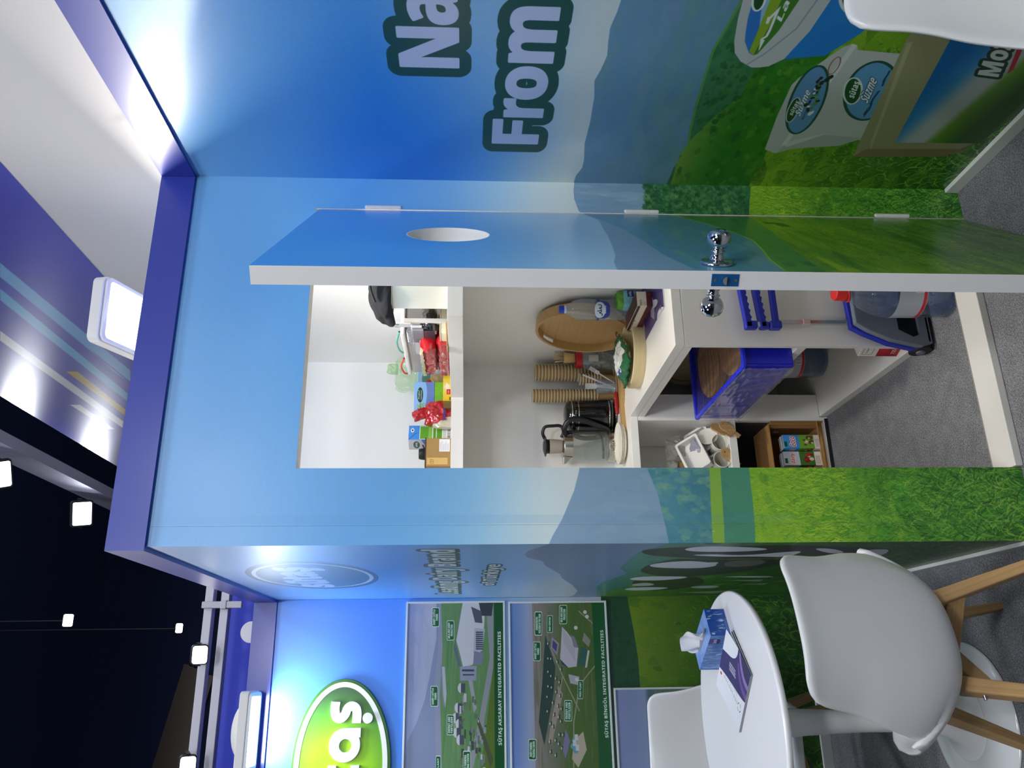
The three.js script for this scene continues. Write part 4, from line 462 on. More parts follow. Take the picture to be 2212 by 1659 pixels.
{ // cabinet along the back wall, open to the viewer
  const t = thing('back_cabinet', 'open white cabinet along the back wall, two deep compartments', 'cabinet', [0.052, 0, -1.12]);
  part('side_panel', bx(0, 0.018, 0, 0.818, -0.41, 0), lam, t); part('side_panel', bx(0.632, 0.648, 0, 0.818, -0.41, 0), lam, t); part('shelf_board', bx(0.0185, 0.6315, 0.402, 0.434, -0.41, 0, 0.001), lam, t); part('bottom_board', bx(0.0185, 0.6315, 0, 0.016, -0.41, -0.002, 0.001), lam, t);
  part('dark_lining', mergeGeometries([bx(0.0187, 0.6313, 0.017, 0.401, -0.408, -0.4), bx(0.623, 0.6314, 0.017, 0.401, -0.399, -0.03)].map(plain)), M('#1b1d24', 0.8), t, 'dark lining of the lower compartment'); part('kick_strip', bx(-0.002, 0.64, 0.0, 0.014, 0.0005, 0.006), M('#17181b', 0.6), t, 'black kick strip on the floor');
}
{ const s = flat([[0.052, 1.12], [0.7, 1.12], [0.7, 0.33], [rightX, 0.33], [rightX, 1.537], [0.052, 1.537]]); single('worktop', extr(s, 0.03, 0.001).rotateX(-Math.PI / 2).translate(0, 0.82, 0), M('#f5f3ee', 0.35, { clearcoat: 0.2, clearcoatRoughness: 0.2 }), 'white L-shaped worktop over the two cabinets', 'worktop'); }
{ const s = flat([[0.052, 1.17], [0.8, 1.17], [0.8, 0.33], [rightX, 0.33], [rightX, 1.537], [0.052, 1.537]]); single('wall_shelf', extr(s, 0.05, 0.001).rotateX(-Math.PI / 2).translate(0, 1.555, 0), lam, 'thick white L-shaped shelf at eye level around the store', 'shelf'); }

// ----- helpers for packets -----
function crumple(w, h, d, amp, sd, pinch = 0.5, n = 26) { // a soft foil or plastic bag standing on y = 0, pinched to a seam at the top
  const g = new THREE.BoxGeometry(w, h, d, n, n, 10).translate(0, h / 2, 0);
  return warp(g, (v) => { const k = v.y / h, f = 1 - pinch * Math.pow(Math.max(0, (k - 0.55) / 0.45), 2) - (1 - pinch) * 0.0, e = 1 - 0.25 * Math.pow(Math.abs(v.x) / (w / 2), 3); v.z *= f * e * (1 - 0.35 * Math.pow(Math.abs(2 * k - 1), 4)); v.x *= 1 - 0.1 * Math.pow(Math.abs(2 * k - 1), 3); const a = amp * (0.3 + k); v.z += a * noise.noise(v.x * 38 + sd, v.y * 26, sd) + 0.5 * a * noise.noise(v.x * 90, v.y * 80 + sd, sd); v.x += 0.7 * a * noise.noise(v.y * 30, v.z * 40 + sd, sd + 5); if (v.y > h * 0.05) v.y += 0.6 * a * noise.noise(v.x * 40, sd, v.z * 40); });
}
const foil = (hex, r = 0.22) => M(hex, r, { clearcoat: 0.7, clearcoatRoughness: 0.12 });
const clear = M('#ffffff', 0.08, { transmission: 1, thickness: 0, ior: 1.3, side: THREE.DoubleSide }), film2 = M('#e2f0e0', 0.2, { transmission: 0.85, thickness: 0, ior: 1.3, side: THREE.DoubleSide });
// a carton standing on y = 0, centred in x and z; faces: front (+z), left (-x), top
function carton(w, h, d, front, left, top, r = 0.002) { const g = new RoundedBoxGeometry(w, h, d, 2, r).translate(0, h / 2, 0); return [g, [left, left, top, top, front, front]]; }
const card = M('#a07a4c', 0.8);

// ----- on the shelf, right arm, from the door inward -----
{ const tx = canvasTex(256, 512, (x, w, h) => { x.fillStyle = '#e9e7d8'; x.fillRect(0, 0, w, h); for (let i = 0; i < w; i += 7) { x.globalAlpha = 0.25; x.fillStyle = '#cfcdbd'; x.fillRect(i, 0, 2.5, h); } x.globalAlpha = 1; }); const m = TM(tx, 0.6);
  const t = thing('corrugated_box', 'white corrugated plastic box at the door end of the shelf', 'box', [0.974, ST, -0.42], -0.436); part('box_body', bx(-0.098, 0.098, 0, 0.188, -0.08, 0.08, 0.002), m, t); part('lid_flap', bx(-0.0985, 0.0985, 0.1885, 0.191, -0.081, 0.081), M('#efeee6', 0.6), t); }
{ const g = warp(new THREE.SphereGeometry(1, 56, 36), (v) => { const n = noise.noise(v.x * 2.2 + 1, v.y * 2.2, v.z * 2.2 + 4); v.multiplyScalar(1 + 0.12 * n + 0.09 * Math.abs(noise.noise(v.x * 4, v.y * 4, v.z * 4))); v.set(v.x * 0.135, Math.max(-0.3, v.y) * 0.062 - 0.034 * Math.max(0, -v.x - 0.55), v.z * 0.085); });
  const t = thing('cloth_bundle', 'black cloth bundle lying folded on top of the white corrugated box', 'cloth', [0.95, ST + 0.212, -0.43]); part('cloth_body', g, M('#0d0f16', 0.85, { sheen: 0.3, sheenRoughness: 0.6 }), t); part('folded_edge', tube([[-0.09, 0.03, 0.07], [-0.05, 0.045, 0.085], [0.02, 0.05, 0.085], [0.08, 0.03, 0.075]], 0.004, 30, 6), M('#14161e', 0.8), t); }
{ const tx = canvasTex(256, 200, (x, w, h) => { x.fillStyle = '#f4f4f3'; x.fillRect(0, 0, w, h); x.fillStyle = '#8f8f8f'; x.beginPath(); x.ellipse(60, 60, 18, 50, 1.4, 0, 7); x.fill(); x.beginPath(); x.ellipse(225, 25, 30, 20, 0.4, 0, 7); x.fill(); x.beginPath(); x.ellipse(236, 60, 20, 14, 1, 0, 7); x.fill(); });
  const t = thing('paper_folder', 'white folder with grey blots leaning under the black cap', 'folder', [0.885, ST + 0.14, -0.6], -0.35); part('sheet', uvBy(warp(new THREE.BoxGeometry(0.003, 0.07, 0.22, 1, 2, 8), (v) => { v.y *= 1 - 0.45 * (0.11 - v.z) / 0.22 * 0; v.y += (v.z < 0 ? 0.1 * -v.z * 0.6 : 0); }).translate(0, 0.03, -0.03), (x, y, z) => [0.5 + (z + 0.03) / -0.22, (y + 0.01) / 0.08]), TM(tx, 0.5), t); part('support_card', bx(0.004, 0.02, -0.134, 0.02, -0.1, 0.05), M('#dcdcda', 0.7), t); }
{ const t = thing('spiral_notebook', 'grey spiral bound notebook standing beside the white box', 'notebook', [0.885, ST + 0.098, -0.645], 0.0); for (let i = 0; i < 3; i++) part(i ? 'page_block' : 'back_cover', bx(-0.03 + i * 0.013, -0.02 + i * 0.013, -0.006 + i * 0.006, 0.036 + i * 0.003, -0.1, 0.06, 0.002), i ? M('#e6e6ea', 0.4) : M('#8f9098', 0.5), t); const rings = []; for (let i = 0; i < 7; i++) rings.push(new THREE.TorusGeometry(0.011, 0.0016, 8, 20).translate(-0.03, 0.044, 0.052 - i * 0.013)); part('spiral', rings, M('#c9cacd', 0.2, { metalness: 1 }), t); part('clear_sheet', bx(-0.045, -0.043, -0.03, 0.03, -0.13, -0.02), M('#dfe1e8', 0.1, { transmission: 0.6, thickness: 0 }), t); }
{ const t = thing('black_packet', 'glossy black plastic packet under the spiral notebook', 'packet', [0.91, ST + 0.045, -0.635]); part('bag', crumple(0.11, 0.052, 0.14, 0.01, 3.3, 0.1), foil('#0e1018', 0.18), t); part('tape_strip', bx(-0.057, -0.054, 0.006, 0.045, -0.05, 0.05), M('#3a3d46', 0.3), t); }
for (const [dx, dz, r, l, h] of [[0.885, -0.62, 0.05, 'cream folded napkin pack lowest beside the white box', 0.03], [0.905, -0.7, -0.12, 'cream folded napkin pack tilted behind the lowest one', 0.04]]) { const t = thing('napkin_pack', l, 'napkins', [dx, ST, dz], r, 'cream napkins on the shelf'); part('stack', new RoundedBoxGeometry(0.1, h, 0.11, 3, 0.004).translate(0, h / 2, 0), M('#e6dcc0', 0.8), t); part('top_sheet', warp(new THREE.BoxGeometry(0.102, 0.003, 0.112, 8, 1, 8), (v) => { v.y += 0.012 * Math.max(0, v.x / 0.05) * Math.max(0, -v.z / 0.056); }).translate(0, h + 0.002, 0), M('#efe8cf', 0.8), t); }
{ const t = thing('wooden_spoon', 'pale wooden stick with rounded end at the shelf edge', 'spoon', [0.812, ST + 0.0055, -0.5], 0.06); part('blade', warp(new THREE.CylinderGeometry(1, 1, 1, 28, 2), (v) => { v.set(v.x * 0.014, v.y * 0.006, v.z * 0.03); }).translate(0, 0, -0.12), TM(beechTex, 0.6), t); part('shaft', bx(-0.007, 0.007, -0.003, 0.003, -0.12, 0.08, 0.002), TM(beechTex, 0.6), t); }
const redPrint = canvasTex(512, 300, (x, w, h) => { x.fillStyle = '#b51a24'; x.fillRect(0, 0, w, h); x.fillStyle = '#8a0f1a'; x.fillRect(0, 0, w, h * 0.16); for (const [a, b] of [[120, 150], [250, 165], [390, 150]]) { x.fillStyle = '#d9b48a'; x.beginPath(); x.ellipse(a, b, 34, 30, 0, 0, 7); x.fill(); x.fillStyle = '#7a3a22'; x.beginPath(); x.ellipse(a + 8, b + 4, 16, 12, 0, 0, 7); x.fill(); x.fillStyle = '#efe0c8'; x.beginPath(); x.ellipse(a - 12, b - 8, 14, 6, 0.4, 0, 7); x.fill(); } });
{ const t = thing('red_snack_bag', 'shiny red foil bag lying on top of the printed red bag', 'snack bag', [0.848, ST + 0.05, -0.8], Math.PI / 2 - 0.05); part('bag', crumple(0.3, 0.055, 0.08, 0.01, 8.2, 0.3), foil('#c01622'), t); part('clear_edge', warp(new THREE.BoxGeometry(0.26, 0.012, 0.09, 24, 3, 8), (v) => { v.y += 0.006 * noise.noise(v.x * 40, 1, v.z * 40); }).translate(0, 0.052, 0), M('#d9c9a8', 0.15, { clearcoat: 0.8 }), t); part('sticker', new THREE.CircleGeometry(0.009, 24).rotateY(0).translate(0.05, 0.035, 0.062), M('#efe6e0', 0.4), t); }
{ const t = thing('red_snack_bag', 'red bag printed with round cookies lying at the shelf edge', 'snack bag', [0.85, ST, -0.79], Math.PI / 2); const g = uvBy(crumple(0.32, 0.047, 0.085, 0.005, 2.2, 0.15), (x, y, z) => [x / 0.32 + 0.5, y / 0.05]); part('bag', g, TM(redPrint, 0.25, { clearcoat: 0.6, clearcoatRoughness: 0.15 }), t); part('end_seam', warp(new THREE.BoxGeometry(0.03, 0.04, 0.004, 8, 8, 1), (v) => { v.z += 0.006 * Math.sin(v.y * 160); }).translate(0.172, 0.024, 0.0), foil('#a8141e'), t); }
{ // plastic tub with clip lid, brown sweets inside
  const t = thing('storage_tub', 'clear plastic tub with white lid and brown sweets inside', 'tub', [0.995, ST, -0.93]); const body = (a, b, h) => { const g = new RoundedBoxGeometry(2 * a, h, 2 * b, 4, 0.015).translate(0, h / 2, 0); return warp(g, (v) => { v.x *= 0.93 + 0.07 * v.y / h; v.z *= 0.95 + 0.05 * v.y / h; }); };
  part('tub_body', body(0.095, 0.215, 0.17), M('#e6e2e2', 0.25, { transmission: 0.72, thickness: 0, side: THREE.DoubleSide }), t); part('lid', bx(-0.1, 0.1, 0.17, 0.187, -0.222, 0.222, 0.006), M('#f0efee', 0.35), t); part('clip', tube([[-0.09, 0.19, 0.22], [-0.098, 0.205, 0.14], [-0.098, 0.2, 0.05], [-0.095, 0.19, 0.02]], 0.004, 20, 8), M('#5fb8a4', 0.4), t, 'teal handle clip'); part('clip', tube([[-0.095, 0.19, -0.04], [-0.1, 0.207, -0.12], [-0.098, 0.195, -0.21], [-0.09, 0.182, -0.225]], 0.004, 20, 8), M('#e2562e', 0.4), t, 'orange handle clip');
  const sw = []; for (let i = 0; i < 120; i++) { const g = new THREE.SphereGeometry(rr(0.011, 0.018), 10, 7); g.scale(1, 0.8, 1.3).rotateY(rr(0, 3)).translate(rr(-0.07, 0.07), 0.02 + Math.pow(rnd(), 1.2) * 0.075, rr(-0.18, 0.18)); sw.push(g); } const o = part('sweets', sw, M('#6f5448', 0.6), t); o.userData.kind = 'stuff'; }

// ----- on the shelf, back arm -----
const logoOval = (x, cx, cy, a, b, c = '#173f2c') => { x.fillStyle = c; x.beginPath(); x.ellipse(cx, cy, a, b, 0, 0, 7); x.fill(); x.strokeStyle = '#cfe0e6'; x.lineWidth = 2; x.stroke(); words(x, 'sütaş', cx - a * 0.6, cy - b * 0.45, cx + a * 0.6, cy + b * 0.45, '#dfe8e6'); };
const teaTex = canvasTex(300, 280, (x, w, h) => { x.fillStyle = '#8fbdf0'; x.fillRect(0, 0, w, h); x.fillStyle = '#6a86c8'; x.beginPath(); x.moveTo(0, h * 0.62); x.bezierCurveTo(w * 0.3, h * 0.5, w * 0.6, h * 0.75, w, h * 0.55); x.lineTo(w, h); x.lineTo(0, h); x.fill(); x.fillStyle = '#6fae2a'; x.beginPath(); x.moveTo(0, h * 0.7); x.quadraticCurveTo(w * 0.2, h * 0.72, w * 0.3, h); x.lineTo(0, h); x.fill(); x.fillStyle = '#173f2c'; x.beginPath(); x.ellipse(w * 0.56, h * 0.3, 78, 40, 0, 0, 7); x.fill(); words(x, 'Doğal', w * 0.4, h * 0.2, w * 0.72, h * 0.29, '#cfe0d6', { font: 'bold italic', family: 'serif' }); words(x, 'SÜZME', w * 0.4, h * 0.32, w * 0.72, h * 0.38, '#cfe0d6'); for (let i = 0; i < 26; i++) { x.fillStyle = pick(['#7fb53a', '#a5cf5a', '#5f962c']); x.beginPath(); x.ellipse(rr(14, 80), rr(h * 0.15, h * 0.5), 12, 5, rr(0, 3), 0, 7); x.fill(); } });
const teaSide = canvasTex(120, 280, (x, w, h) => { x.fillStyle = '#9a9ac4'; x.fillRect(0, 0, w, h); x.fillStyle = '#7f86bc'; x.fillRect(0, h * 0.6, w, h * 0.4); x.fillStyle = '#3f3a4c'; x.beginPath(); x.ellipse(w * 0.5, h * 0.3, 34, 40, 0, 0, 7); x.fill(); });
{ const t = thing('tea_carton', 'light blue carton with dark oval on top of a green box', 'carton', [0.862, ST + 0.079, -1.36], -0.12); const [g, m] = carton(0.135, 0.092, 0.055, TM(teaTex, 0.4), TM(teaSide, 0.4), M('#9cc4ee', 0.4)); part('carton_body', g, m, t); part('lid_seam', bx(-0.066, 0.066, 0.0905, 0.0925, -0.004, 0.004), M('#7fa8da', 0.5), t); }
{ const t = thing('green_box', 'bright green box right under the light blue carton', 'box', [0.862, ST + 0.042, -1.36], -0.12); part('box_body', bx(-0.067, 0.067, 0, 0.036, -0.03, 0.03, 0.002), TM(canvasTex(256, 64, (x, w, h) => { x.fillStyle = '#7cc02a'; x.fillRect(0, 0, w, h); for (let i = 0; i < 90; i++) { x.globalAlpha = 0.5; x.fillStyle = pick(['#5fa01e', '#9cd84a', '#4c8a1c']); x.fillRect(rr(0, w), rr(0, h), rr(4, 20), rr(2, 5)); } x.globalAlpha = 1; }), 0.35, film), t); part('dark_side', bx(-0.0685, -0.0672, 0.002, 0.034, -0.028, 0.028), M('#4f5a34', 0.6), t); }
{ const yel = canvasTex(300, 160, (x, w, h) => { const g = x.createLinearGradient(0, 0, w, 0); g.addColorStop(0, '#e8b81c'); g.addColorStop(0.5, '#f6e08a'); g.addColorStop(1, '#f0c81e'); x.fillStyle = g; x.fillRect(0, 0, w, h); x.fillStyle = '#f4ead6'; x.beginPath(); x.moveTo(150, 30); x.lineTo(210, 60); x.lineTo(170, 120); x.lineTo(110, 80); x.fill(); x.fillStyle = '#c9201c'; x.fillRect(70, 66, 60, 70); words(x, 'CAY', 80, 84, 120, 112, '#f4d8c8'); x.strokeStyle = '#b08a10'; x.strokeRect(6, 6, w - 12, h - 12); x.fillStyle = '#3f3420'; x.fillRect(0, 118, 40, 22); });
  const t = thing('yellow_packet', 'yellow packet with red label at the shelf edge under the green box', 'packet', [0.876, ST, -1.3], 0.08); part('packet_body', new RoundedBoxGeometry(0.125, 0.04, 0.07, 3, 0.005).translate(0, 0.02, 0), TM(yel, 0.3, film), t); part('folded_end', warp(new THREE.BoxGeometry(0.03, 0.036, 0.06, 5, 5, 5), (v) => { v.y *= 1 + 5 * v.x; }).translate(-0.08, 0.019, 0.0), M('#6f5a2c', 0.5), t, 'brown folded end with dark print'); }
{ const t = thing('pasta_bag', 'small brown bag behind the yellow packet with red clip', 'bag', [0.93, ST + 0.002, -1.4]); part('bag', crumple(0.12, 0.1, 0.05, 0.008, 6.1, 0.7), M('#a58f60', 0.3, { clearcoat: 0.5 }), t); part('clip', bx(-0.03, 0.03, 0.098, 0.116, -0.012, 0.012, 0.003), M('#c81e24', 0.35), t, 'red clip'); }
{ const t = thing('carrier_bag', 'pale green see-through carrier bag slumped on cartons behind the tub', 'bag', [1.0, ST + 0.165, -1.44]); part('bag', crumple(0.15, 0.1, 0.08, 0.016, 11.4, 0.6), M('#eef8ea', 0.1, { transmission: 0.9, thickness: 0, side: THREE.DoubleSide }), t); part('knot', crumple(0.05, 0.05, 0.03, 0.012, 4.4, 0.6, 12).translate(0.03, 0.09, 0), M('#cfe8c4', 0.2, { transmission: 0.4, thickness: 0 }), t); }
{ const tx = canvasTex(256, 200, (x, w, h) => { x.fillStyle = '#8fb8dc'; x.fillRect(0, 0, w, h); x.fillStyle = '#7fae3a'; x.fillRect(0, h * 0.62, w, h * 0.38); x.fillStyle = '#4f7f6a'; x.beginPath(); x.ellipse(w * 0.5, h * 0.26, 60, 30, 0, 0, 7); x.fill(); x.fillStyle = '#e6e9e4'; x.fillRect(w * 0.3, h * 0.5, 80, 30); x.fillRect(w * 0.5, h * 0.68, 50, 26); });
  const t = thing('boxed_milk', 'blue and green boxed milk inside the pale green carrier bag', 'carton', [0.975, ST, -1.45]); const [g, m] = carton(0.15, 0.16, 0.07, TM(tx, 0.4), TM(tx, 0.4), M('#9fc4e0', 0.4)); part('carton_body', g, m, t); part('top_fold', bx(-0.07, 0.07, 0.1605, 0.163, -0.01, 0.01), M('#cfe0ea', 0.4), t); }
{ const t = thing('red_snack_bag', 'red foil bag standing with a twisted neck, before the tall milk carton', 'snack bag', [0.768, ST, -1.31], 0.15); part('bag', crumple(0.105, 0.118, 0.06, 0.01, 15.2, 0.4), foil('#b8141f'), t); part('neck', crumple(0.05, 0.07, 0.02, 0.008, 21.2, 0.1, 14).rotateZ(0.35).translate(0.012, 0.105, 0), foil('#b01420'), t); part('purple_strip', bx(-0.044, 0.03, 0.028, 0.036, 0.034, 0.0375), M('#4a3a94', 0.4), t, 'purple printed strip'); part('clear_wrap', crumple(0.06, 0.085, 0.03, 0.01, 9.3, 0.4, 14).translate(-0.042, 0, 0.012), M('#cfc6ae', 0.1, { clearcoat: 0.9 }), t); }
const milkFront = canvasTex(120, 460, (x, w, h) => { x.fillStyle = '#3f8fe6'; x.fillRect(0, 0, w, h); x.fillStyle = '#f2f4f2'; x.beginPath(); x.arc(w * 0.66, 40, 18, 0, 7); x.fill(); x.fillStyle = '#1d3f6c'; x.beginPath(); x.arc(w * 0.66, 40, 9, 0, 7); x.fill(); x.strokeStyle = '#174a8c'; x.lineWidth = 5; x.beginPath(); x.moveTo(5, 8); x.lineTo(50, 70); x.lineTo(58, 88); x.stroke(); x.fillStyle = '#eef4ea'; x.fillRect(4, 116, w - 8, h - 116); x.fillStyle = '#5fa82a'; x.fillRect(8, 122, w - 16, 130); x.fillRect(8, 262, w - 16, 30); x.fillRect(8, 300, w - 16, 56); x.fillStyle = '#8cc858'; x.fillRect(12, 212, w - 24, 40); x.fillStyle = '#d8dedc'; x.fillRect(12, 366, w - 24, 34); x.fillStyle = '#f6f6f4'; x.fillRect(8, 408, w - 16, 46); x.fillStyle = '#33383c'; for (let i = 0; i < 22; i++) x.fillRect(18 + i * 4, 414, rr(1, 3), 34); });
const milkSide = canvasTex(120, 460, (x, w, h) => { x.fillStyle = '#c3c2c6'; x.fillRect(0, 0, w, h); x.fillStyle = '#3f6fc8'; x.beginPath(); x.moveTo(w, 140); x.bezierCurveTo(w * 0.5, 150, w * 0.4, 220, 0, 190); x.lineTo(0, 240); x.lineTo(w, 240); x.fill(); x.fillStyle = '#3f7fd0'; x.fillRect(0, 190, w, 270); logoOval(x, w * 0.5, 84, 44, 36); });
{ const t = thing('milk_carton', 'tall blue and green milk carton standing next to the brown box', 'carton', [0.672, ST, -1.345], 0.35); const [g, m] = carton(0.078, 0.188, 0.075, TM(milkFront, 0.35, film), TM(milkSide, 0.35, film), M('#5fa0e0', 0.4)); part('carton_body', g, m, t); part('cap', cyl(0.011, 0.011, 0.006, 24).translate(0.015, 0.188, 0.015), M('#e9ecee', 0.4), t); }
{ const lab = canvasTex(300, 260, (x, w, h) => { x.fillStyle = '#a8854f'; x.fillRect(0, 0, w, h); for (let i = 0; i < 200; i++) { x.globalAlpha = 0.12; x.fillStyle = pick(['#8f6f3f', '#bb9a62']); x.fillRect(rr(0, w), rr(0, h), rr(10, 60), 2); } x.globalAlpha = 1; x.fillStyle = '#efedf0'; x.fillRect(w * 0.52, h * 0.52, w * 0.44, h * 0.42); x.fillStyle = '#9aa0ae'; for (let i = 0; i < 8; i++) x.fillRect(w * 0.55, h * 0.56 + i * 12, rr(60, 110), 3); x.fillStyle = '#d8b06a'; x.fillRect(w * 0.06, h * 0.04, w * 0.24, h * 0.82); x.save(); x.translate(w * 0.09, h * 0.5); x.rotate(-Math.PI / 2 * 0); words(x, 'CEY', 0, -90, 50, -50, '#4f3a1c', { font: 'normal' }); x.restore(); });
  const t = thing('cardboard_box', 'small brown cardboard box with white label under the black lens hood', 'box', [0.578, ST, -1.31], 0.08); const [g, m] = carton(0.128, 0.108, 0.11, TM(lab, 0.8), card, card); part('box_body', g, m, t); part('dark_edge', bx(-0.066, 0.066, 0.1085, 0.1125, -0.054, 0.056), M('#4a3426', 0.7), t); }
{ const t = thing('lens_hood', 'small black lens hood lying on the brown cardboard box', 'lens hood', [0.585, ST + 0.1126, -1.3]); part('hood', lathe([[0.02, 0], [0.026, 0.001], [0.024, 0.02], [0.0215, 0.028], [0.019, 0.028], [0.0205, 0.018], [0.021, 0.002]], 40), M('#141518', 0.5), t); part('lug', new RoundedBoxGeometry(0.022, 0.006, 0.02, 2, 0.002).rotateZ(0.5).translate(0.03, 0.0075, 0), M('#1a1b1f', 0.5), t); }

// ----- on the worktop -----
const bamTex = woodTex('#b8935c', ['#a37f48', '#c6a470', '#96723c', '#cdb07c'], 512, 512, 0.6), bam = TM(bamTex, 0.42, { clearcoat: 0.15, clearcoatRoughness: 0.3 }), paleTex = woodTex('#d9c79a', ['#cbb684', '#e4d6ae', '#bfa874'], 512, 256, 0.5), pale = TM(paleTex, 0.55);
{ // round tray on edge against the wall
  const t = thing('round_tray', 'large round bamboo tray standing on edge against the wall', 'tray', [1.066, CT + 0.2008, -0.985]); const R = 0.2;
  // rim as an arc band with two hand holes left open
  const band = (a0, a1, y0, y1) => { const s = new THREE.Shape(); s.absarc(0, 0, R, a0, a1, false); s.absarc(0, 0, R - 0.011, a1, a0, true); return extr(s, y1 - y0, 0, 40).translate(0, 0, y0); };
  const parts = []; const ha = 0.2; for (const c of [2.35, 2.35 + Math.PI]) parts.push(band(c - ha, c + ha, 0, 0.014), band(c - ha, c + ha, 0.034, 0.046)); parts.push(band(2.35 + ha, 2.35 + Math.PI - ha, 0, 0.046), band(2.35 + Math.PI + ha, 2.35 + 2 * Math.PI - ha, 0, 0.046));
  const place = (g) => uvBy(g, (x, y, z) => [x / 0.5 + z, y / 0.4 + z]).rotateY(-Math.PI / 2).rotateZ(-0.1);
  part('rim', place(mergeGeometries(parts.map(plain))), bam, t); part('tray_floor', place(extr((() => { const s = new THREE.Shape(); s.absarc(0, 0, R - 0.0112, 0, Math.PI * 2); return s; })(), 0.011, 0, 48)), bam, t); }
const waterLabel = canvasTex(512, 220, (x, w, h) => { x.clearRect(0, 0, w, h); x.fillStyle = '#2a3f9c'; x.beginPath(); x.ellipse(w / 2, h * 0.62, 150, 92, 0, 0, 7); x.fill(); x.fillStyle = '#cfdff0'; x.beginPath(); x.ellipse(w / 2, h * 0.42, 130, 70, 0, 0, 7); x.fill(); x.fillStyle = '#2a3f9c'; x.fillRect(0, h * 0.3, 120, 26); x.fillRect(w - 120, h * 0.3, 120, 26); x.strokeStyle = '#1c2a4c'; x.lineWidth = 12; x.lineCap = 'round'; x.beginPath(); x.moveTo(330, 70); x.quadraticCurveTo(345, 110, 315, 108); x.lineTo(285, 108); x.quadraticCurveTo(300, 84, 280, 84); x.quadraticCurveTo(268, 108, 250, 108); x.lineTo(240, 60); x.moveTo(240, 108); x.quadraticCurveTo(215, 112, 222, 86); x.quadraticCurveTo(205, 90, 205, 110); x.quadraticCurveTo(190, 132, 172, 120); x.stroke(); x.strokeStyle = '#e4eaf6'; x.lineWidth = 8; x.beginPath(); for (let i = 0; i < 4; i++) { x.moveTo(205 + i * 30, 150); x.quadraticCurveTo(220 + i * 30, 184, 228 + i * 30, 152); } x.stroke(); });
const waterM = M('#f8fafa', 0.02, { transmission: 1, thickness: 0, ior: 1.1 }), petM = M('#e6eef8', 0.04, { transmission: 0.8, thickness: 0, ior: 1.6 });
{ const t = thing('water_bottle', 'clear plastic water bottle with blue cap and label before the bamboo tray', 'bottle', [1.046, CT, -0.8]);
  const pr = [[0.0, 0.004], [0.03, 0.0], [0.04, 0.006], [0.043, 0.02], [0.0405, 0.035], [0.043, 0.05], [0.0405, 0.066], [0.043, 0.082], [0.0425, 0.12], [0.0425, 0.2], [0.044, 0.215], [0.043, 0.235], [0.036, 0.265], [0.024, 0.288], [0.0145, 0.3], [0.0135, 0.312]];
  part('bottle_body', warp(lathe(pr, 60), (v) => { if (v.y > 0.01 && v.y < 0.09) { const a = Math.atan2(v.z, v.x), k = 1 + 0.035 * Math.sin(a * 8 + v.y * 90); v.x *= k; v.z *= k; } }), petM, t); part('water', lathe([[0, 0.006], [0.036, 0.008], [0.04, 0.022], [0.0385, 0.035], [0.04, 0.05], [0.0385, 0.066], [0.0405, 0.082], [0.0405, 0.2], [0.04, 0.235], [0.0335, 0.265], [0, 0.2655]], 48), waterM, t);
  part('cap', lathe([[0, 0.326], [0.013, 0.326], [0.0152, 0.323], [0.0155, 0.306], [0.0148, 0.3055], [0, 0.3055]], 40), M('#1f3fc0', 0.35), t); part('neck_ring', lathe([[0.0152, 0.297], [0.0165, 0.299], [0.0165, 0.303], [0.0152, 0.305]], 40), M('#c9daf4', 0.3), t); part('label', uvBy(lathe([[0.0434, 0.128], [0.0434, 0.196]], 60), (x, y, z) => [0.5 + (((Math.atan2(x + 0.5 * z, z - 0.5 * x) + 9.4248) % 6.2832) - 3.1416) / 3.2, (y - 0.128) / 0.068]), TM(waterLabel, 0.3, { transparent: true, alphaTest: 0.1, side: THREE.DoubleSide }), t, 'blue and white label with curved lettering'); }
{ const t = thing('wooden_tray', 'low round pale wooden tray lying flat with a green bag on it', 'tray', [0.883, CT, -0.87]); part('wall_ring', uvBy(lathe([[0.13, 0], [0.137, 0.002], [0.137, 0.046], [0.133, 0.05], [0.129, 0.046], [0.128, 0.014]], 72), (x, y, z) => [Math.atan2(z, x) / 0.6, y / 0.05 * 0.3]), pale, t); part('tray_floor', uvBy(cyl(0.1295, 0.1295, 0.012, 60).translate(0, 0.002, 0), (x, y, z) => [x / 0.4, z / 0.2]), pale, t); }
{ const t = thing('green_snack_bag', 'green and white snack bag lying across the low wooden tray', 'snack bag', [0.868, CT + 0.044, -0.9], 0.75); const tx = canvasTex(256, 200, (x, w, h) => { x.fillStyle = '#14633a'; x.fillRect(0, 0, w, h); x.fillStyle = '#e9ebe4'; x.beginPath(); x.moveTo(60, 20); x.lineTo(180, 10); x.lineTo(200, 120); x.lineTo(120, 190); x.lineTo(50, 120); x.fill(); x.fillStyle = '#2a5ac0'; x.fillRect(50, 120, 40, 30); x.fillStyle = '#0d4a2a'; x.fillRect(200, 0, 56, h); x.fillStyle = '#c9a0a0'; x.fillRect(120, 60, 40, 10); });
  const g = warp(new THREE.BoxGeometry(0.26, 0.04, 0.16, 34, 6, 22), (v) => { const a = 1 - Math.pow(Math.abs(v.x) / 0.13, 3), b = 1 - Math.pow(Math.abs(v.z) / 0.08, 3); v.y *= 0.15 + 0.95 * a * b; v.y += 0.02 + 0.012 * noise.noise(v.x * 30, 2.2, v.z * 30) + 0.006 * noise.noise(v.x * 80, 1.2, v.z * 80); v.z *= 1 - 0.25 * Math.pow(Math.abs(v.x) / 0.13, 2); }); part('bag', uvBy(g, (x, y, z) => [x / 0.26 + 0.5, z / 0.16 + 0.5]), TM(tx, 0.25, { clearcoat: 0.6, clearcoatRoughness: 0.15 }), t); part('end_seam', warp(new THREE.BoxGeometry(0.02, 0.003, 0.13, 3, 1, 24), (v) => { v.y += 0.008 * Math.sin(v.z * 140); }).translate(0.135, 0.022, 0), foil('#0d4a2a'), t); }
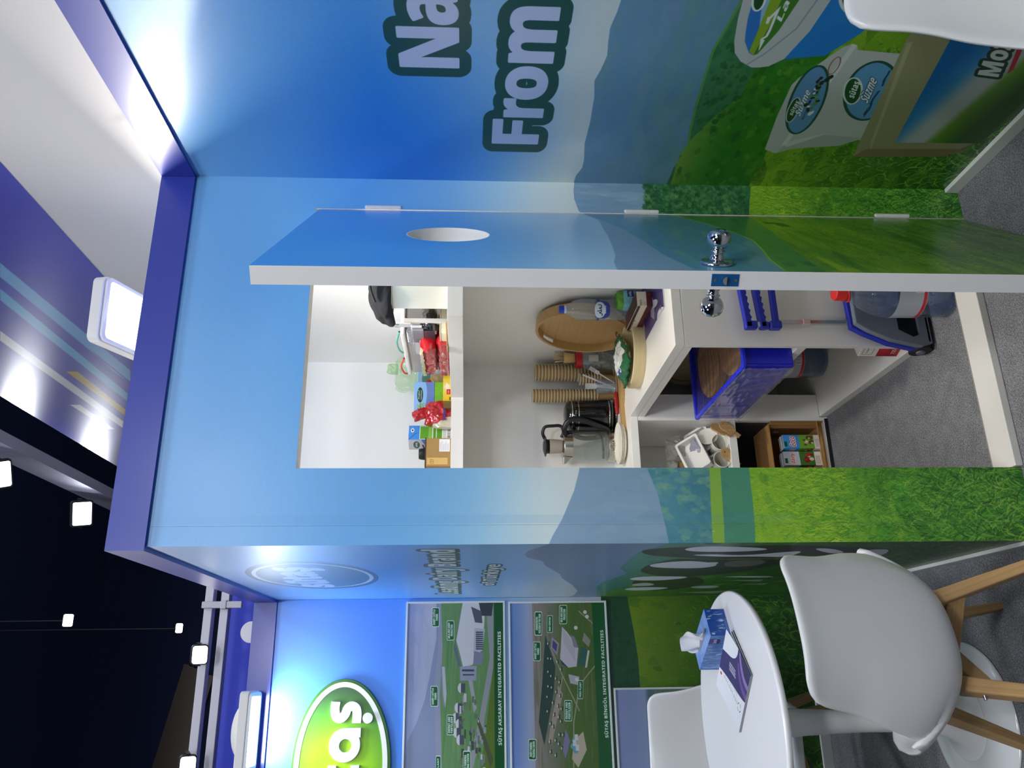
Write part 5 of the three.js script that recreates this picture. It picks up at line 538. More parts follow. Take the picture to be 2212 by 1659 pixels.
{ const t = thing('olive_jar', 'glass jar of green olives with a red lid', 'jar', [1.056, CT, -1.375]); part('jar_glass', lathe([[0, 0.002], [0.04, 0.002], [0.044, 0.01], [0.044, 0.13], [0.038, 0.148], [0.035, 0.155]], 48), petM, t); part('lid', lathe([[0, 0.186], [0.038, 0.186], [0.04, 0.182], [0.04, 0.158], [0.038, 0.156], [0, 0.156]], 48), M('#c01e2a', 0.35), t); const ol = []; for (let i = 0; i < 70; i++) { const a = rr(0, 6.28), r = 0.034 * Math.sqrt(rnd()); ol.push(new THREE.SphereGeometry(0.0105, 10, 8).scale(1, 1, 1.2).rotateY(rr(0, 3)).translate(Math.cos(a) * r, 0.016 + rnd() * 0.088, Math.sin(a) * r)); } part('olives', ol, M('#6f7430', 0.4), t).userData.kind = 'stuff'; part('label', new THREE.LatheGeometry([new THREE.Vector2(0.0446, 0.085), new THREE.Vector2(0.0446, 0.13)], 16, -0.5, 0.7), M('#c9c3b4', 0.5, { side: THREE.DoubleSide }), t); }
const kraft = M('#b08f5c', 0.75), rimM = M('#efe6cc', 0.6);
function cupStack(label, p, n, gap, r = 0.034, h = 0.085) { // paper cups nested into one another
  const t = thing('cup_stack', label, 'cup stack', p, 0, 'brown paper cups in stacks'); for (let i = 0; i < n; i++) { const c = part('paper_cup', lathe([[r * 0.72, 0.0], [r * 0.76, 0.0005], [r, h - 0.003]], 32).translate(0, i * gap, 0), kraft, t); part('cup_rim', new THREE.TorusGeometry(r + 0.0005, 0.0022, 8, 32).rotateX(Math.PI / 2).translate(0, i * gap + h - 0.0022, 0), rimM, c); } part('cup_bottom', cyl(r * 0.75, r * 0.75, 0.002, 32).translate(0, 0.001, 0), M('#8a693c', 0.75), t); return t;
}
cupStack('tall stack of brown paper cups nearest the bamboo tray', [1.028, CT, -1.47], 19, 0.0155, 0.039, 0.09); cupStack('tall stack of brown paper cups beside the black kettle', [0.912, CT, -1.47], 22, 0.0145, 0.0315, 0.08); cupStack('short stack of small brown paper cups between the two tall stacks', [0.978, CT, -1.42], 8, 0.0135, 0.026, 0.07);
{ const t = thing('stick_cup', 'brown paper cup of thin wooden sticks on the olive jar lid', 'cup', [1.066, CT + 0.1865, -1.375]); part('cup_wall', lathe([[0.0, 0.001], [0.02, 0.001], [0.0265, 0.055], [0.025, 0.0555]], 32), M('#d3b478', 0.7), t); const st = []; for (let i = 0; i < 16; i++) st.push(cyl(0.0014, 0.0014, 0.095, 6).rotateX(rr(-0.25, 0.25)).rotateZ(rr(-0.25, 0.25)).translate(rr(-0.008, 0.008), 0.004, rr(-0.008, 0.008))); part('sticks', st, M('#dcc48a', 0.7), t); }
{ const t = thing('fork_glass', 'clear plastic cup holding white plastic forks and a knife', 'cup', [0.925, CT, -1.37]); part('cup_wall', lathe([[0.0, 0.002], [0.026, 0.002], [0.036, 0.095], [0.0365, 0.096]], 40), petM, t); const fork = (rx, rz, x, z, y) => mergeGeometries([bx(-0.003, 0.003, 0, 0.085, -0.001, 0.001), bx(-0.009, 0.009, 0.085, 0.105, -0.001, 0.001), ...[-0.0075, -0.0025, 0.0025, 0.0075].map((q) => bx(q - 0.0013, q + 0.0013, 0.105, 0.135, -0.001, 0.001))].map(plain)).rotateX(rx).rotateZ(rz).translate(x, y, z); for (let i = 0; i < 5; i++) part('fork', fork(rr(-0.1, 0.1), -0.12 + i * 0.05, -0.012 + i * 0.006, rr(-0.01, 0.01), 0.01), M('#f1f1ee', 0.35), t); part('fork', fork(0.1, -0.55, 0.01, 0.015, 0.012), M('#f1f1ee', 0.35), t); part('knife', bx(-0.004, 0.004, 0, 0.17, -0.001, 0.001, 0.0008).rotateZ(-0.42).translate(-0.02, 0.004, 0.02), M('#f1f1ee', 0.35), t); }
{ // oval board with a red-handled knife
  const t = thing('cutting_board', 'oval bamboo cutting board with a long handle', 'cutting board', [0.86, CT, -1.245]); const s = new THREE.Shape(); s.absellipse(0.06, 0.0, 0.115, 0.072, 0.35, Math.PI * 2 - 0.35); s.moveTo(0.165, 0.02); s.bezierCurveTo(0.05, 0.14, -0.06, 0.06, -0.085, 0.018); s.bezierCurveTo(-0.12, 0.014, -0.15, 0.02, -0.2, 0.016); s.absarc(-0.205, 0, 0.016, Math.PI / 2, Math.PI * 1.5); s.bezierCurveTo(-0.15, -0.02, -0.12, -0.014, -0.085, -0.018); s.bezierCurveTo(-0.06, -0.06, 0.05, -0.14, 0.165, -0.02); s.closePath(); const s2 = new THREE.Shape(); s2.moveTo(0.165, 0); s2.bezierCurveTo(0.165, 0.09, -0.03, 0.09, -0.075, 0.02); s2.bezierCurveTo(-0.11, 0.012, -0.14, 0.02, -0.19, 0.016); s2.absarc(-0.195, 0, 0.016, Math.PI / 2, Math.PI * 1.5, false); s2.bezierCurveTo(-0.14, -0.02, -0.11, -0.012, -0.075, -0.02); s2.bezierCurveTo(-0.03, -0.09, 0.165, -0.09, 0.165, 0); part('board', uvBy(extr(s2, 0.016, 0.002).rotateX(-Math.PI / 2).rotateY(0.12), (x, y, z) => [x / 0.4, z / 0.3]), TM(bamTex, 0.5), t); part('handle_ring', new THREE.TorusGeometry(0.006, 0.0015, 8, 20).rotateX(Math.PI / 2).translate(-0.19, 0.0172, 0.023), M('#6f4f22', 0.6), t); }
{ const t = thing('kitchen_knife', 'kitchen knife with a red handle lying on the oval board', 'knife', [0.845, CT + 0.019, -1.255], 0.05); part('handle', warp(new THREE.CapsuleGeometry(0.0095, 0.09, 8, 16), (v) => { v.z *= 0.9; }).rotateZ(Math.PI / 2).translate(-0.04, 0.0095, 0), M('#a01c1e', 0.4), t); part('blade', extr(flat([[0, -0.009], [0.11, -0.009], [0.13, 0.0], [0.11, 0.009], [0, 0.01]]), 0.0012).rotateX(-Math.PI / 2).translate(0.014, 0.008, 0), M('#b9bbbd', 0.2, { metalness: 1 }), t); for (const x of [-0.06, -0.02]) part('rivet', new THREE.SphereGeometry(0.0028, 12, 8).translate(x, 0.0175, 0.003), M('#c8a8a0', 0.3, { metalness: 0.8 }), t); }
const blackG = M('#0a0b0f', 0.12, { clearcoat: 0.6, clearcoatRoughness: 0.06 }), steel = M('#c3bfb6', 0.22, { metalness: 1 });
{ const t = thing('black_kettle', 'black electric kettle with chrome bands', 'kettle', [0.808, CT, -1.455]); part('base_ring', lathe([[0, 0], [0.075, 0], [0.078, 0.006], [0.075, 0.014], [0, 0.014]], 56), blackG, t); part('kettle_body', lathe([[0, 0.0145], [0.077, 0.0145], [0.08, 0.03], [0.078, 0.08], [0.0735, 0.19], [0.072, 0.205], [0, 0.2055]], 64), blackG, t); part('lid', lathe([[0, 0.2415], [0.04, 0.238], [0.062, 0.2285], [0.071, 0.215], [0.072, 0.2065], [0, 0.2062]], 56), blackG, t); for (const y of [0.038, 0.178, 0.207]) part('chrome_band', lathe([[0.0795 - (y - 0.03) * 0.043, y - 0.003], [0.0815 - (y - 0.03) * 0.043, y], [0.0795 - (y - 0.03) * 0.043, y + 0.003]], 64), M('#dcdcdc', 0.12, { metalness: 1 }), t); part('water_window', bx(-0.006, 0.006, 0.06, 0.15, 0.0755, 0.0785, 0.001), M('#1f2830', 0.15), t); part('logo', uvBy(new THREE.PlaneGeometry(0.03, 0.014).translate(-0.005, 0.193, 0.0745), (x, y) => [(x + 0.02) / 0.03, (y - 0.186) / 0.014]), TM(canvasTex(120, 56, (x, w, h) => { x.fillStyle = '#0a0b0f'; x.fillRect(0, 0, w, h); words(x, 'king', 20, 14, 100, 44, '#b9b9bc', { font: 'bold italic' }); }), 0.3), t); part('handle', tube([[-0.06, 0.2, 0.02], [-0.1, 0.2, 0.035], [-0.118, 0.16, 0.04], [-0.105, 0.07, 0.035], [-0.075, 0.05, 0.02]], 0.011, 40, 12), blackG, t); }
{ // glass kettle with steel bands and a big black handle
  const t = thing('glass_kettle', 'glass and steel kettle with a large black handle before the black kettle', 'kettle', [0.652, CT, -1.42]); part('base_ring', lathe([[0, 0], [0.07, 0], [0.072, 0.01], [0.068, 0.016], [0, 0.016]], 56), blackG, t); const band = part('steel_base', lathe([[0, 0.0165], [0.069, 0.0165], [0.07, 0.022], [0.0695, 0.05], [0.067, 0.053], [0, 0.053]], 56), steel, t);
  part('maker_print', uvBy(lathe([[0.0704, 0.024], [0.0701, 0.048]], 56), (x, y, z) => [0.5 + (((Math.atan2(x + 0.2 * z, z - 0.2 * x) + 9.4248) % 6.2832) - 3.1416) / 1.6, (y - 0.024) / 0.024]), TM(canvasTex(400, 90, (x, w, h) => { x.clearRect(0, 0, w, h); words(x, 'siroca', 110, 22, 280, 66, '#1a1a1c'); }), 0.4, { transparent: true, alphaTest: 0.4 }), band); part('glass_body', lathe([[0.067, 0.0535], [0.07, 0.07], [0.0695, 0.12], [0.0655, 0.185], [0.06, 0.213]], 64), M('#eef2f0', 0.05, { transmission: 0.9, thickness: 0, ior: 1.5 }), t); part('water', lathe([[0, 0.0545], [0.064, 0.0545], [0.0675, 0.07], [0.067, 0.12], [0.065, 0.15], [0, 0.1505]], 56), waterM, t); part('heating_seal', tube([[-0.06, 0.075, 0.02], [-0.03, 0.08, 0.058], [0.02, 0.085, 0.062], [0.055, 0.1, 0.035], [0.06, 0.125, 0.0]], 0.005, 40, 10), M('#1c1d20', 0.4), t);
  part('steel_collar', lathe([[0.06, 0.2135], [0.0605, 0.2135], [0.058, 0.25], [0.055, 0.255], [0, 0.2555]], 56), steel, t); part('spout', extr(flat([[0, 0], [0.03, 0.03], [0.034, 0.045], [-0.002, 0.045]]), 0.03, 0.004).translate(0, 0, -0.015).rotateY(2.8).translate(-0.05, 0.212, 0.01), steel, t);
  part('dripper', lathe([[0, 0.256], [0.026, 0.256], [0.031, 0.262], [0.035, 0.315], [0.034, 0.316], [0.0, 0.3155]], 48), M('#d8cfc0', 0.1, { transmission: 0.5, thickness: 0 }), t, 'clear beaker on the lid'); part('coffee', lathe([[0, 0.259], [0.027, 0.259], [0.031, 0.27], [0.0335, 0.3], [0, 0.3005]], 40), M('#8f7f66', 0.4), t); part('lid', lathe([[0, 0.345], [0.02, 0.344], [0.044, 0.336], [0.047, 0.332], [0.034, 0.329], [0.032, 0.317], [0, 0.3165]], 48), M('#23262b', 0.3), t);
  part('handle', tube([[0.045, 0.24, 0.02], [0.07, 0.25, 0.05], [0.1, 0.232, 0.07], [0.108, 0.2, 0.075], [0.098, 0.15, 0.07], [0.082, 0.1, 0.055], [0.075, 0.062, 0.03], [0.066, 0.045, 0.02]], 0.0125, 60, 14).scale(1, 1, 1), M('#101319', 0.35), t, 'thick black loop handle'); part('handle_plate', bx(0.055, 0.07, 0.05, 0.24, -0.002, 0.028, 0.006), M('#101319', 0.4), t); part('lid_handle', tube([[0.035, 0.335, 0.0], [0.06, 0.345, 0.01], [0.085, 0.335, 0.02], [0.09, 0.3, 0.024], [0.088, 0.262, 0.024], [0.06, 0.252, 0.02], [0.04, 0.26, 0.01]], 0.0075, 48, 12), M('#101319', 0.4), t, 'small black lid handle'); }
{ const t = thing('plate_stack', 'small stack of white fluted paper plates in front of the glass kettle', 'plates', [0.625, CT, -1.27]); for (let i = 0; i < 4; i++) part('paper_plate', warp(lathe([[0, 0.002], [0.06, 0.002], [0.068, 0.006], [0.09, 0.016], [0.092, 0.0165], [0.091, 0.0145], [0.069, 0.004], [0.06, 0.0], [0, 0.0]], 96), (v) => { const r = Math.hypot(v.x, v.z); if (r > 0.075) v.y += 0.0009 * Math.sin(Math.atan2(v.z, v.x) * 40); }).translate(0, i * 0.0045, 0), M('#ece6d6', 0.6), t); }
{ const mag = canvasTex(300, 420, (x, w, h) => { x.fillStyle = '#2f2470'; x.fillRect(0, 0, w, h); x.fillStyle = '#e6e4ec'; x.beginPath(); x.moveTo(0, h); x.quadraticCurveTo(40, h * 0.8, 20, h * 0.7); x.lineTo(0, h * 0.66); x.fill(); for (let i = 0; i < 5; i++) { x.strokeStyle = '#cfc8dc'; x.lineWidth = 12; x.beginPath(); x.arc(w * 0.3, h * 0.3, 40 + i * 16, 0.2, 2.2); x.stroke(); } x.fillStyle = '#d8d4e4'; x.beginPath(); x.ellipse(w * 0.35, h * 0.55, 22, 90, 0.3, 0, 7); x.fill(); words(x, 'RECIPES', w * 0.5, h * 0.1, w * 0.9, h * 0.15, '#e6e4f0'); x.fillStyle = '#c02a3a'; x.fillRect(10, h - 60, 24, 14); });
  const t = thing('purple_magazine', 'purple magazine lying at the front edge of the worktop', 'magazine', [0.985, CT, -0.565], 0.0); part('pages', bx(-0.105, 0.105, 0, 0.006, -0.15, 0.15, 0.001), M('#e9e7ea', 0.5), t); part('cover', uvBy(bx(-0.106, 0.106, 0.0062, 0.0072, -0.151, 0.151), (x, y, z) => [x / 0.212 + 0.5, -z / 0.302 + 0.5]), TM(mag, 0.25, film), t); }
{ const tb = canvasTex(300, 120, (x, w, h) => { x.fillStyle = '#e6dcc6'; x.fillRect(0, 0, w, h); x.fillStyle = '#5a1420'; x.fillRect(0, h * 0.62, w, h * 0.38); words(x, 'Premium Tea', 12, 18, 130, 40, '#5a3a2c', { font: 'bold' }); x.fillStyle = '#8a7a6a'; for (let i = 0; i < 4; i++) x.fillRect(14, 48 + i * 7, rr(60, 110), 2); });
  const t = thing('tea_box', 'long cream and maroon box lying on the purple magazine', 'box', [1.0, CT + 0.0075, -0.72], 0); part('box_body', bx(-0.05, 0.01, 0, 0.058, -0.06, 0.16, 0.0015), [TM(tb, 0.4), TM(tb, 0.4), M('#4a1018', 0.4), M('#4a1018', 0.4), TM(tb, 0.4), TM(tb, 0.4)], t); part('lid_edge', bx(-0.0515, -0.0502, 0.046, 0.056, -0.06, 0.16), M('#3a1a1c', 0.5), t); }
{ const tx = canvasTex(160, 160, (x, w, h) => { x.fillStyle = '#7fc8d8'; x.fillRect(0, 0, w, h); x.fillStyle = '#5fae2c'; x.fillRect(0, 0, w, 36); x.fillStyle = '#1c2f8c'; x.beginPath(); x.ellipse(60, 110, 30, 24, 0, 0, 7); x.fill(); x.fillRect(90, 60, 60, 40); words(x, 'milky', 96, 68, 146, 90, '#e6eef4'); x.fillStyle = '#2a3fa8'; x.fillRect(0, 130, w, 30); }); const t = thing('wipes_packet', 'blue and green soft packet behind the cream and maroon box', 'packet', [1.06, CT + 0.001, -0.745]); part('bag', uvBy(crumple(0.07, 0.1, 0.05, 0.005, 31.2, 0.5).translate(0, 0, 0), (x, y, z) => [x / 0.08 + 0.5, y / 0.1]), TM(tx, 0.3, film), t); part('end_seam', bx(-0.03, 0.03, 0.098, 0.106, -0.002, 0.002), M('#4f9a2c', 0.4), t); }

// ----- in the side cabinet -----
{ // blue crate wrapped in film, flat breads inside
  const t = thing('bread_crate', 'blue plastic crate of flat breads wrapped in cling film, jutting out of the cabinet', 'crate', [0.835, 0.4285, -0.7], 0.0); const blue = M('#1a24c4', 0.3, { clearcoat: 0.3 }), L = 0.6, W = 0.36, h = 0.175;
  const wall = (w, x0, x1, z0, z1) => bx(x0, x1, 0, h, z0, z1, 0.002), X = W / 2, Z = L / 2; part('crate_side', wall(0, -X, -X + 0.008, -Z, Z), blue, t); part('crate_side', wall(0, X - 0.008, X, -Z, Z), blue, t); part('crate_end', wall(0, -X + 0.0085, X - 0.0085, Z - 0.008, Z), blue, t); part('crate_end', wall(0, -X + 0.0085, X - 0.0085, -Z, -Z + 0.008), blue, t); part('crate_floor', bx(-X + 0.0085, X - 0.0085, 0.0, 0.006, -Z + 0.0085, Z - 0.0085), blue, t);
  part('rim', extr((() => { const s = rrect(W + 0.02, L + 0.02, 0.025); s.holes.push(rrect(W - 0.014, L - 0.014, 0.018)); return s; })(), 0.008, 0.002).rotateX(-Math.PI / 2).translate(0, h - 0.006, 0), M('#2a38e0', 0.3), t); const ribs = []; for (let i = -2; i <= 2; i++) ribs.push(bx(-X - 0.006, -X - 0.0002, 0.02, h - 0.01, i * 0.13 - 0.004, i * 0.13 + 0.004)); part('ribs', ribs, blue, t);
  const bt = woodTex('#a3744a', ['#8a5c38', '#b98a60', '#cda56c', '#6f4526'], 256, 256, 3), bm = TM(bt, 0.6, { bumpMap: bt, bumpScale: 0.003 }); for (let k = 0; k < 4; k++) for (const zc of [-0.14, 0.14]) part('flat_bread', warp(new THREE.CylinderGeometry(0.14, 0.142, 0.026, 44, 2), (v) => { v.y += 0.007 * noise.noise(v.x * 14 + k * 3, k, v.z * 14) - 0.05 * Math.pow(Math.hypot(v.x, v.z) / 0.14, 6) * 0.15; }).translate(rr(-0.008, 0.008), 0.025 + k * 0.041, zc + rr(-0.006, 0.006)), bm, t);
  // cling film: creased sheet over the top and hugging the long open side
  const wrap = new THREE.PlaneGeometry(W + 0.012, L + 0.012, 50, 140).rotateX(-Math.PI / 2); { const p = wrap.attributes.position; for (let i = 0; i < p.count; i++) { const x = p.getX(i), z = p.getZ(i); p.setY(i, h + 0.004 - 0.016 * (1 - Math.pow(Math.abs(x) / 0.19, 4)) + 0.006 * noise.noise(z * 60, x * 5, 1) + 0.004 * noise.noise(z * 150, x * 9, 4)); } wrap.computeVertexNormals(); } part('cling_film_top', wrap, M('#ffffff', 0.12, { transmission: 0.96, thickness: 0, ior: 1.45, side: THREE.DoubleSide }), t);
  const side = new THREE.PlaneGeometry(L + 0.01, h, 90, 30).rotateY(-Math.PI / 2).translate(-X - 0.011, h / 2, 0); { const p = side.attributes.position; for (let i = 0; i < p.count; i++) { const y = p.getY(i), z = p.getZ(i); p.setX(i, p.getX(i) + 0.004 * noise.noise(y * 16 + z * 20, z * 20, 3) + 0.004 * noise.noise(y * 110, z * 14, 7)); } side.computeVertexNormals(); } part('cling_film_side', side, M('#f4f6ff', 0.16, { transmission: 0.85, thickness: 0, ior: 1.5, side: THREE.DoubleSide }), t); }
{ const t = thing('lidded_jar', 'jar with a red lid behind the blue crate', 'jar', [1.05, 0.429, -0.985]); part('jar_glass', lathe([[0, 0.002], [0.045, 0.002], [0.047, 0.012], [0.047, 0.17], [0.04, 0.185]], 40), M('#4a4f24', 0.15, { clearcoat: 0.6 }), t); part('lid', lathe([[0, 0.225], [0.045, 0.225], [0.047, 0.22], [0.047, 0.19], [0, 0.1885]], 40), M('#b01c2c', 0.35), t); }
{ const t = thing('round_board', 'round pale wooden board with grooved edge leaning behind the blue crate', 'board', [1.01, 0.429 + 0.136, -1.21], 0); const tilt = (g) => g.rotateZ(Math.PI / 2 - 0.12).rotateY(0.75); part('disc', tilt(uvBy(lathe([[0, 0], [0.133, 0], [0.136, 0.003], [0.136, 0.012], [0.133, 0.015], [0.118, 0.015], [0.116, 0.012], [0.112, 0.015], [0, 0.015]], 72), (x, y, z) => [x / 0.4, z / 0.2])), pale, t); part('groove', tilt(new THREE.TorusGeometry(0.114, 0.0018, 8, 64).rotateX(Math.PI / 2).translate(0, 0.0145, 0)), M('#8f7a50', 0.7), t); }
const bigLabel = canvasTex(1024, 256, (x, w, h) => { x.clearRect(0, 0, w, h); x.fillStyle = 'rgba(226,232,238,0.55)'; x.fillRect(0, 0, w, h); x.fillStyle = '#c8202c'; x.fillRect(0, h - 34, w, 30); x.beginPath(); x.moveTo(560, h - 30); x.lineTo(620, 40); x.lineTo(640, h - 30); x.fill(); x.fillStyle = '#4aa82a'; x.fillRect(420, 92, 60, 66); x.fillStyle = '#e6f0d8'; x.beginPath(); x.arc(450, 125, 14, 0, 7); x.fill(); x.fillStyle = '#f4f4f4'; x.fillRect(360, 150, 54, 70); x.fillStyle = '#2a2d33'; for (let i = 0; i < 11; i++) x.fillRect(364 + i * 4.4, 154, rr(1, 3), 62); words(x, '5 L', 380, 20, 430, 60, '#2a2d33'); words(x, 'Arwa', 660, 120, 800, 190, '#c8303a', { font: 'bold italic' }); });
function bigBottle(label, p, turn, cap = true) {
  const t = thing('water_jug', label, 'water bottle', p, turn, 'five litre water bottles'); const R = 0.078;
  const g = warp(lathe([[0.0, 0.004], [0.06, 0], [R - 0.004, 0.008], [R, 0.03], [R - 0.003, 0.05], [R, 0.07], [R - 0.003, 0.09], [R, 0.1], [R, 0.2], [R - 0.002, 0.225], [R - 0.012, 0.255], [0.048, 0.29], [0.026, 0.315], [0.0225, 0.325], [0.0225, 0.335]], 80), (v) => { const a = Math.atan2(v.z, v.x), r = Math.hypot(v.x, v.z); if (v.y < 0.1 && v.y > 0.01 && r > 0.06) { const k = 1 + 0.05 * (Math.abs(((a * 14 / 6.2832 + v.y * 22 + 20) % 1) - 0.5) + Math.abs(((a * 14 / 6.2832 - v.y * 22 + 20) % 1) - 0.5) - 0.5); v.x *= k; v.z *= k; } if (v.y > 0.215 && r > 0.03) { const k = 1 + 0.02 * Math.sin(a * 10); v.x *= k; v.z *= k; } if (v.y > 0.1 && v.y < 0.2) { const k = 1 + 0.008 * Math.sin(v.y * 190); v.x *= k; v.z *= k; } });
  part('bottle_body', g, M('#e4ecf6', 0.05, { transmission: 0.93, thickness: 0, ior: 1.55 }), t); part('water', lathe([[0, 0.006], [0.068, 0.008], [0.0745, 0.03], [0.0725, 0.05], [0.0745, 0.09], [0.0745, 0.2], [0.0725, 0.225], [0.063, 0.253], [0.05, 0.275], [0, 0.2755]], 56), M('#cfdff2', 0.03, { transmission: 1, thickness: 0, ior: 1.15 }), t);
  part('label', uvBy(lathe([[R + 0.0012, 0.105], [R + 0.0012, 0.195]], 80), (x, y, z) => [0.5 + Math.atan2(x, z) / 6.2832, (y - 0.105) / 0.09]), TM(bigLabel, 0.3, { transparent: true, side: THREE.DoubleSide }), t, 'clear label with red stripe and green square');
  if (cap) { const c = part('cap', mergeGeometries([lathe([[0, 0.372], [0.023, 0.372], [0.026, 0.368], [0.027, 0.342], [0.029, 0.34], [0.029, 0.334], [0, 0.3335]], 40)].map(plain)), M('#d02a28', 0.4), t, 'red screw cap'); part('carry_ring', new THREE.TorusGeometry(0.03, 0.0045, 10, 40).rotateX(Math.PI / 2 - 0.25).translate(0.004, 0.329, 0), M('#d02a28', 0.4), c); }
  return t;
}
bigBottle('five litre water bottle with red cap standing on the carpet inside the door', [0.815, 0, -0.16], 0.5); bigBottle('five litre water bottle lying low inside the side cabinet behind the blue crate', [0.925, 0.033, -1.02], 0.3, false);
{ const tx = canvasTex(256, 320, (x, w, h) => { x.fillStyle = '#efeae2'; x.fillRect(0, 0, w, h); x.fillStyle = '#b0182c'; x.fillRect(0, h * 0.45, w, h * 0.55); x.strokeStyle = '#3a3f5c'; x.lineWidth = 4; x.strokeRect(30, 24, w - 60, 80); words(x, 'Creamy Soft', 50, 46, 200, 70, '#2a3a7c'); x.fillStyle = '#d8203a'; x.beginPath(); x.ellipse(w / 2, h * 0.6, 70, 40, 0, 0, 7); x.fill(); x.fillStyle = '#f0ebe6'; x.fillRect(w * 0.6, h * 0.7, 60, 70); words(x, '725', 40, h * 0.8, 110, h * 0.9, '#f4e8e0'); });
  const t = thing('dairy_carton', 'white and red carton lying at the front of the lower cabinet shelf', 'carton', [0.775, 0.033, -0.43], 0.35); const [g, m] = carton(0.1, 0.14, 0.085, TM(tx, 0.4), TM(tx, 0.4), M('#efeae2', 0.5)); part('carton_body', g, m, t); part('gable', extr(flat([[-0.0425, 0], [0.0425, 0], [0, 0.028]]), 0.098).rotateY(Math.PI / 2).translate(-0.049, 0.14, 0), M('#f1ede6', 0.5), t); }

// ----- folding hand trolley leaning in front of the end panel -----
{ const t = thing('folding_trolley', 'blue and grey folding hand trolley leaning against the white end panel', 'trolley', [0.79, 0, -0.29], 0.0); const bl = M('#1a2aa8', 0.4), gr = M('#6f7682', 0.45), dk = M('#16181c', 0.6);
  const handle = (x0, x1, y0, y1, w, n) => { // a loop handle with a finger-grip lower edge
    const s = new THREE.Shape(); s.moveTo(x0, y1); s.lineTo(x1, y1 + 0.012); s.lineTo(x1, y1 + 0.012 - w); for (let i = n; i >= 0; i--) s.lineTo(x0 + w + (x1 - x0 - w) * i / n, y1 - w + 0.012 * i / n + 0.003 * Math.sin(i * 2.2)); s.lineTo(x0 + w, y0); s.lineTo(x0, y0); s.closePath(); return extr(s, 0.02, 0.004); };
  part('top_grip', handle(-0.045, 0.12, 0.60, 0.622, 0.021, 18).translate(0, 0, -0.012), bl, t, 'blue upper loop grip with finger waves'); part('middle_grip', handle(-0.045, 0.12, 0.545, 0.574, 0.021, 18).translate(0, 0, -0.012), bl, t, 'blue middle grip with finger waves'); part('lower_bar', bx(-0.045, 0.12, 0.508, 0.528, -0.012, 0.008, 0.005), bl, t); part('collar', bx(-0.048, -0.02, 0.502, 0.542, -0.016, 0.014, 0.006), bl, t); part('collar', bx(-0.048, -0.02, 0.55, 0.575, -0.014, 0.012, 0.006), bl, t); part('collar', bx(-0.048, -0.02, 0.583, 0.625, -0.014, 0.012, 0.006), bl, t);
  part('white_link', bx(-0.04, -0.024, 0.573, 0.585, -0.01, 0.008, 0.002), M('#d8dade', 0.4), t); part('telescopic_tube', bx(-0.027, -0.011, 0.26, 0.505, -0.012, 0.0, 0.003), M('#c3c4c6', 0.22, { metalness: 0.9 }), t, 'silver telescopic tube'); part('tube_joint', bx(-0.029, -0.009, 0.4, 0.425, -0.014, 0.002, 0.002), M('#d8cfc4', 0.4, { metalness: 0.5 }), t);
  const plate = (pts, d) => extr(flat(pts), d, 0.004); part('back_plate', plate([[-0.042, 0.27], [0.12, 0.275], [0.12, 0.03], [-0.095, 0.03], [-0.121, 0.06], [-0.101, 0.15], [-0.066, 0.228]], 0.016).translate(0, 0, -0.01), bl, t); { const s = flat([[-0.035, 0.262], [0.12, 0.262], [0.12, 0.012], [-0.105, 0.012], [-0.118, 0.05], [-0.095, 0.15], [-0.06, 0.225]]), q = new THREE.Path(); [[-0.075, 0.045], [-0.088, 0.075], [-0.06, 0.125], [0.0, 0.125], [0.01, 0.045]].forEach((p, i) => (i ? q.lineTo(...p) : q.moveTo(...p))); q.closePath(); s.holes.push(q); part('foot_plate', extr(s, 0.014, 0.004).translate(0, 0, 0.012), gr, t, 'grey ribbed foot plate'); }
  part('dark_panel', bx(-0.085, 0.01, 0.04, 0.128, 0.007, 0.0105), dk, t); part('rib', bx(-0.1, 0.1, 0.018, 0.026, 0.0265, 0.03, 0.001), M('#9aa0aa', 0.4), t); part('wheel', cyl(0.036, 0.036, 0.022, 36).rotateZ(Math.PI / 2).translate(-0.098, 0.036, -0.012), dk, t); part('wheel_hub', cyl(0.014, 0.014, 0.026, 24).rotateZ(Math.PI / 2).translate(-0.1, 0.036, -0.012), gr, t); }

// ----- in the back cabinet -----
const shelfY = 0.4345; const wht = M('#e6e4de', 0.45);
function openBox(w, h, d, th = 0.006) { return mergeGeometries([bx(-w / 2, w / 2, 0, th, -d / 2, d / 2), bx(-w / 2, -w / 2 + th, th, h, -d / 2, d / 2), bx(w / 2 - th, w / 2, th, h, -d / 2, d / 2), bx(-w / 2 + th, w / 2 - th, th, h, d / 2 - th, d / 2), bx(-w / 2 + th, w / 2 - th, th, h, -d / 2, -d / 2 + th)].map(plain)); }
for (const [x, z, y, r, l] of [[0.545, -1.2, 0.0, 0.0, 'white rectangular tray tipped up highest in the upper compartment'], [0.6, -1.25, 0.0, 0.0, 'white rectangular tray tipped up behind the paper cups']]) { const t = thing('plastic_tray', l, 'tray', [x, shelfY + (l.includes('highest') ? 0.125 : 0.068), z], 0.35, 'white trays in the back cabinet'); part('tray_body', openBox(0.15, 0.04, 0.1).rotateX(0.9).rotateZ(0.25), wht, t); part('rim', extr((() => { const s = rrect(0.158, 0.108, 0.01); s.holes.push(rrect(0.138, 0.088, 0.008)); return s; })(), 0.003).rotateX(-Math.PI / 2).translate(0, 0.04, 0).rotateX(0.9).rotateZ(0.25), wht, t); }
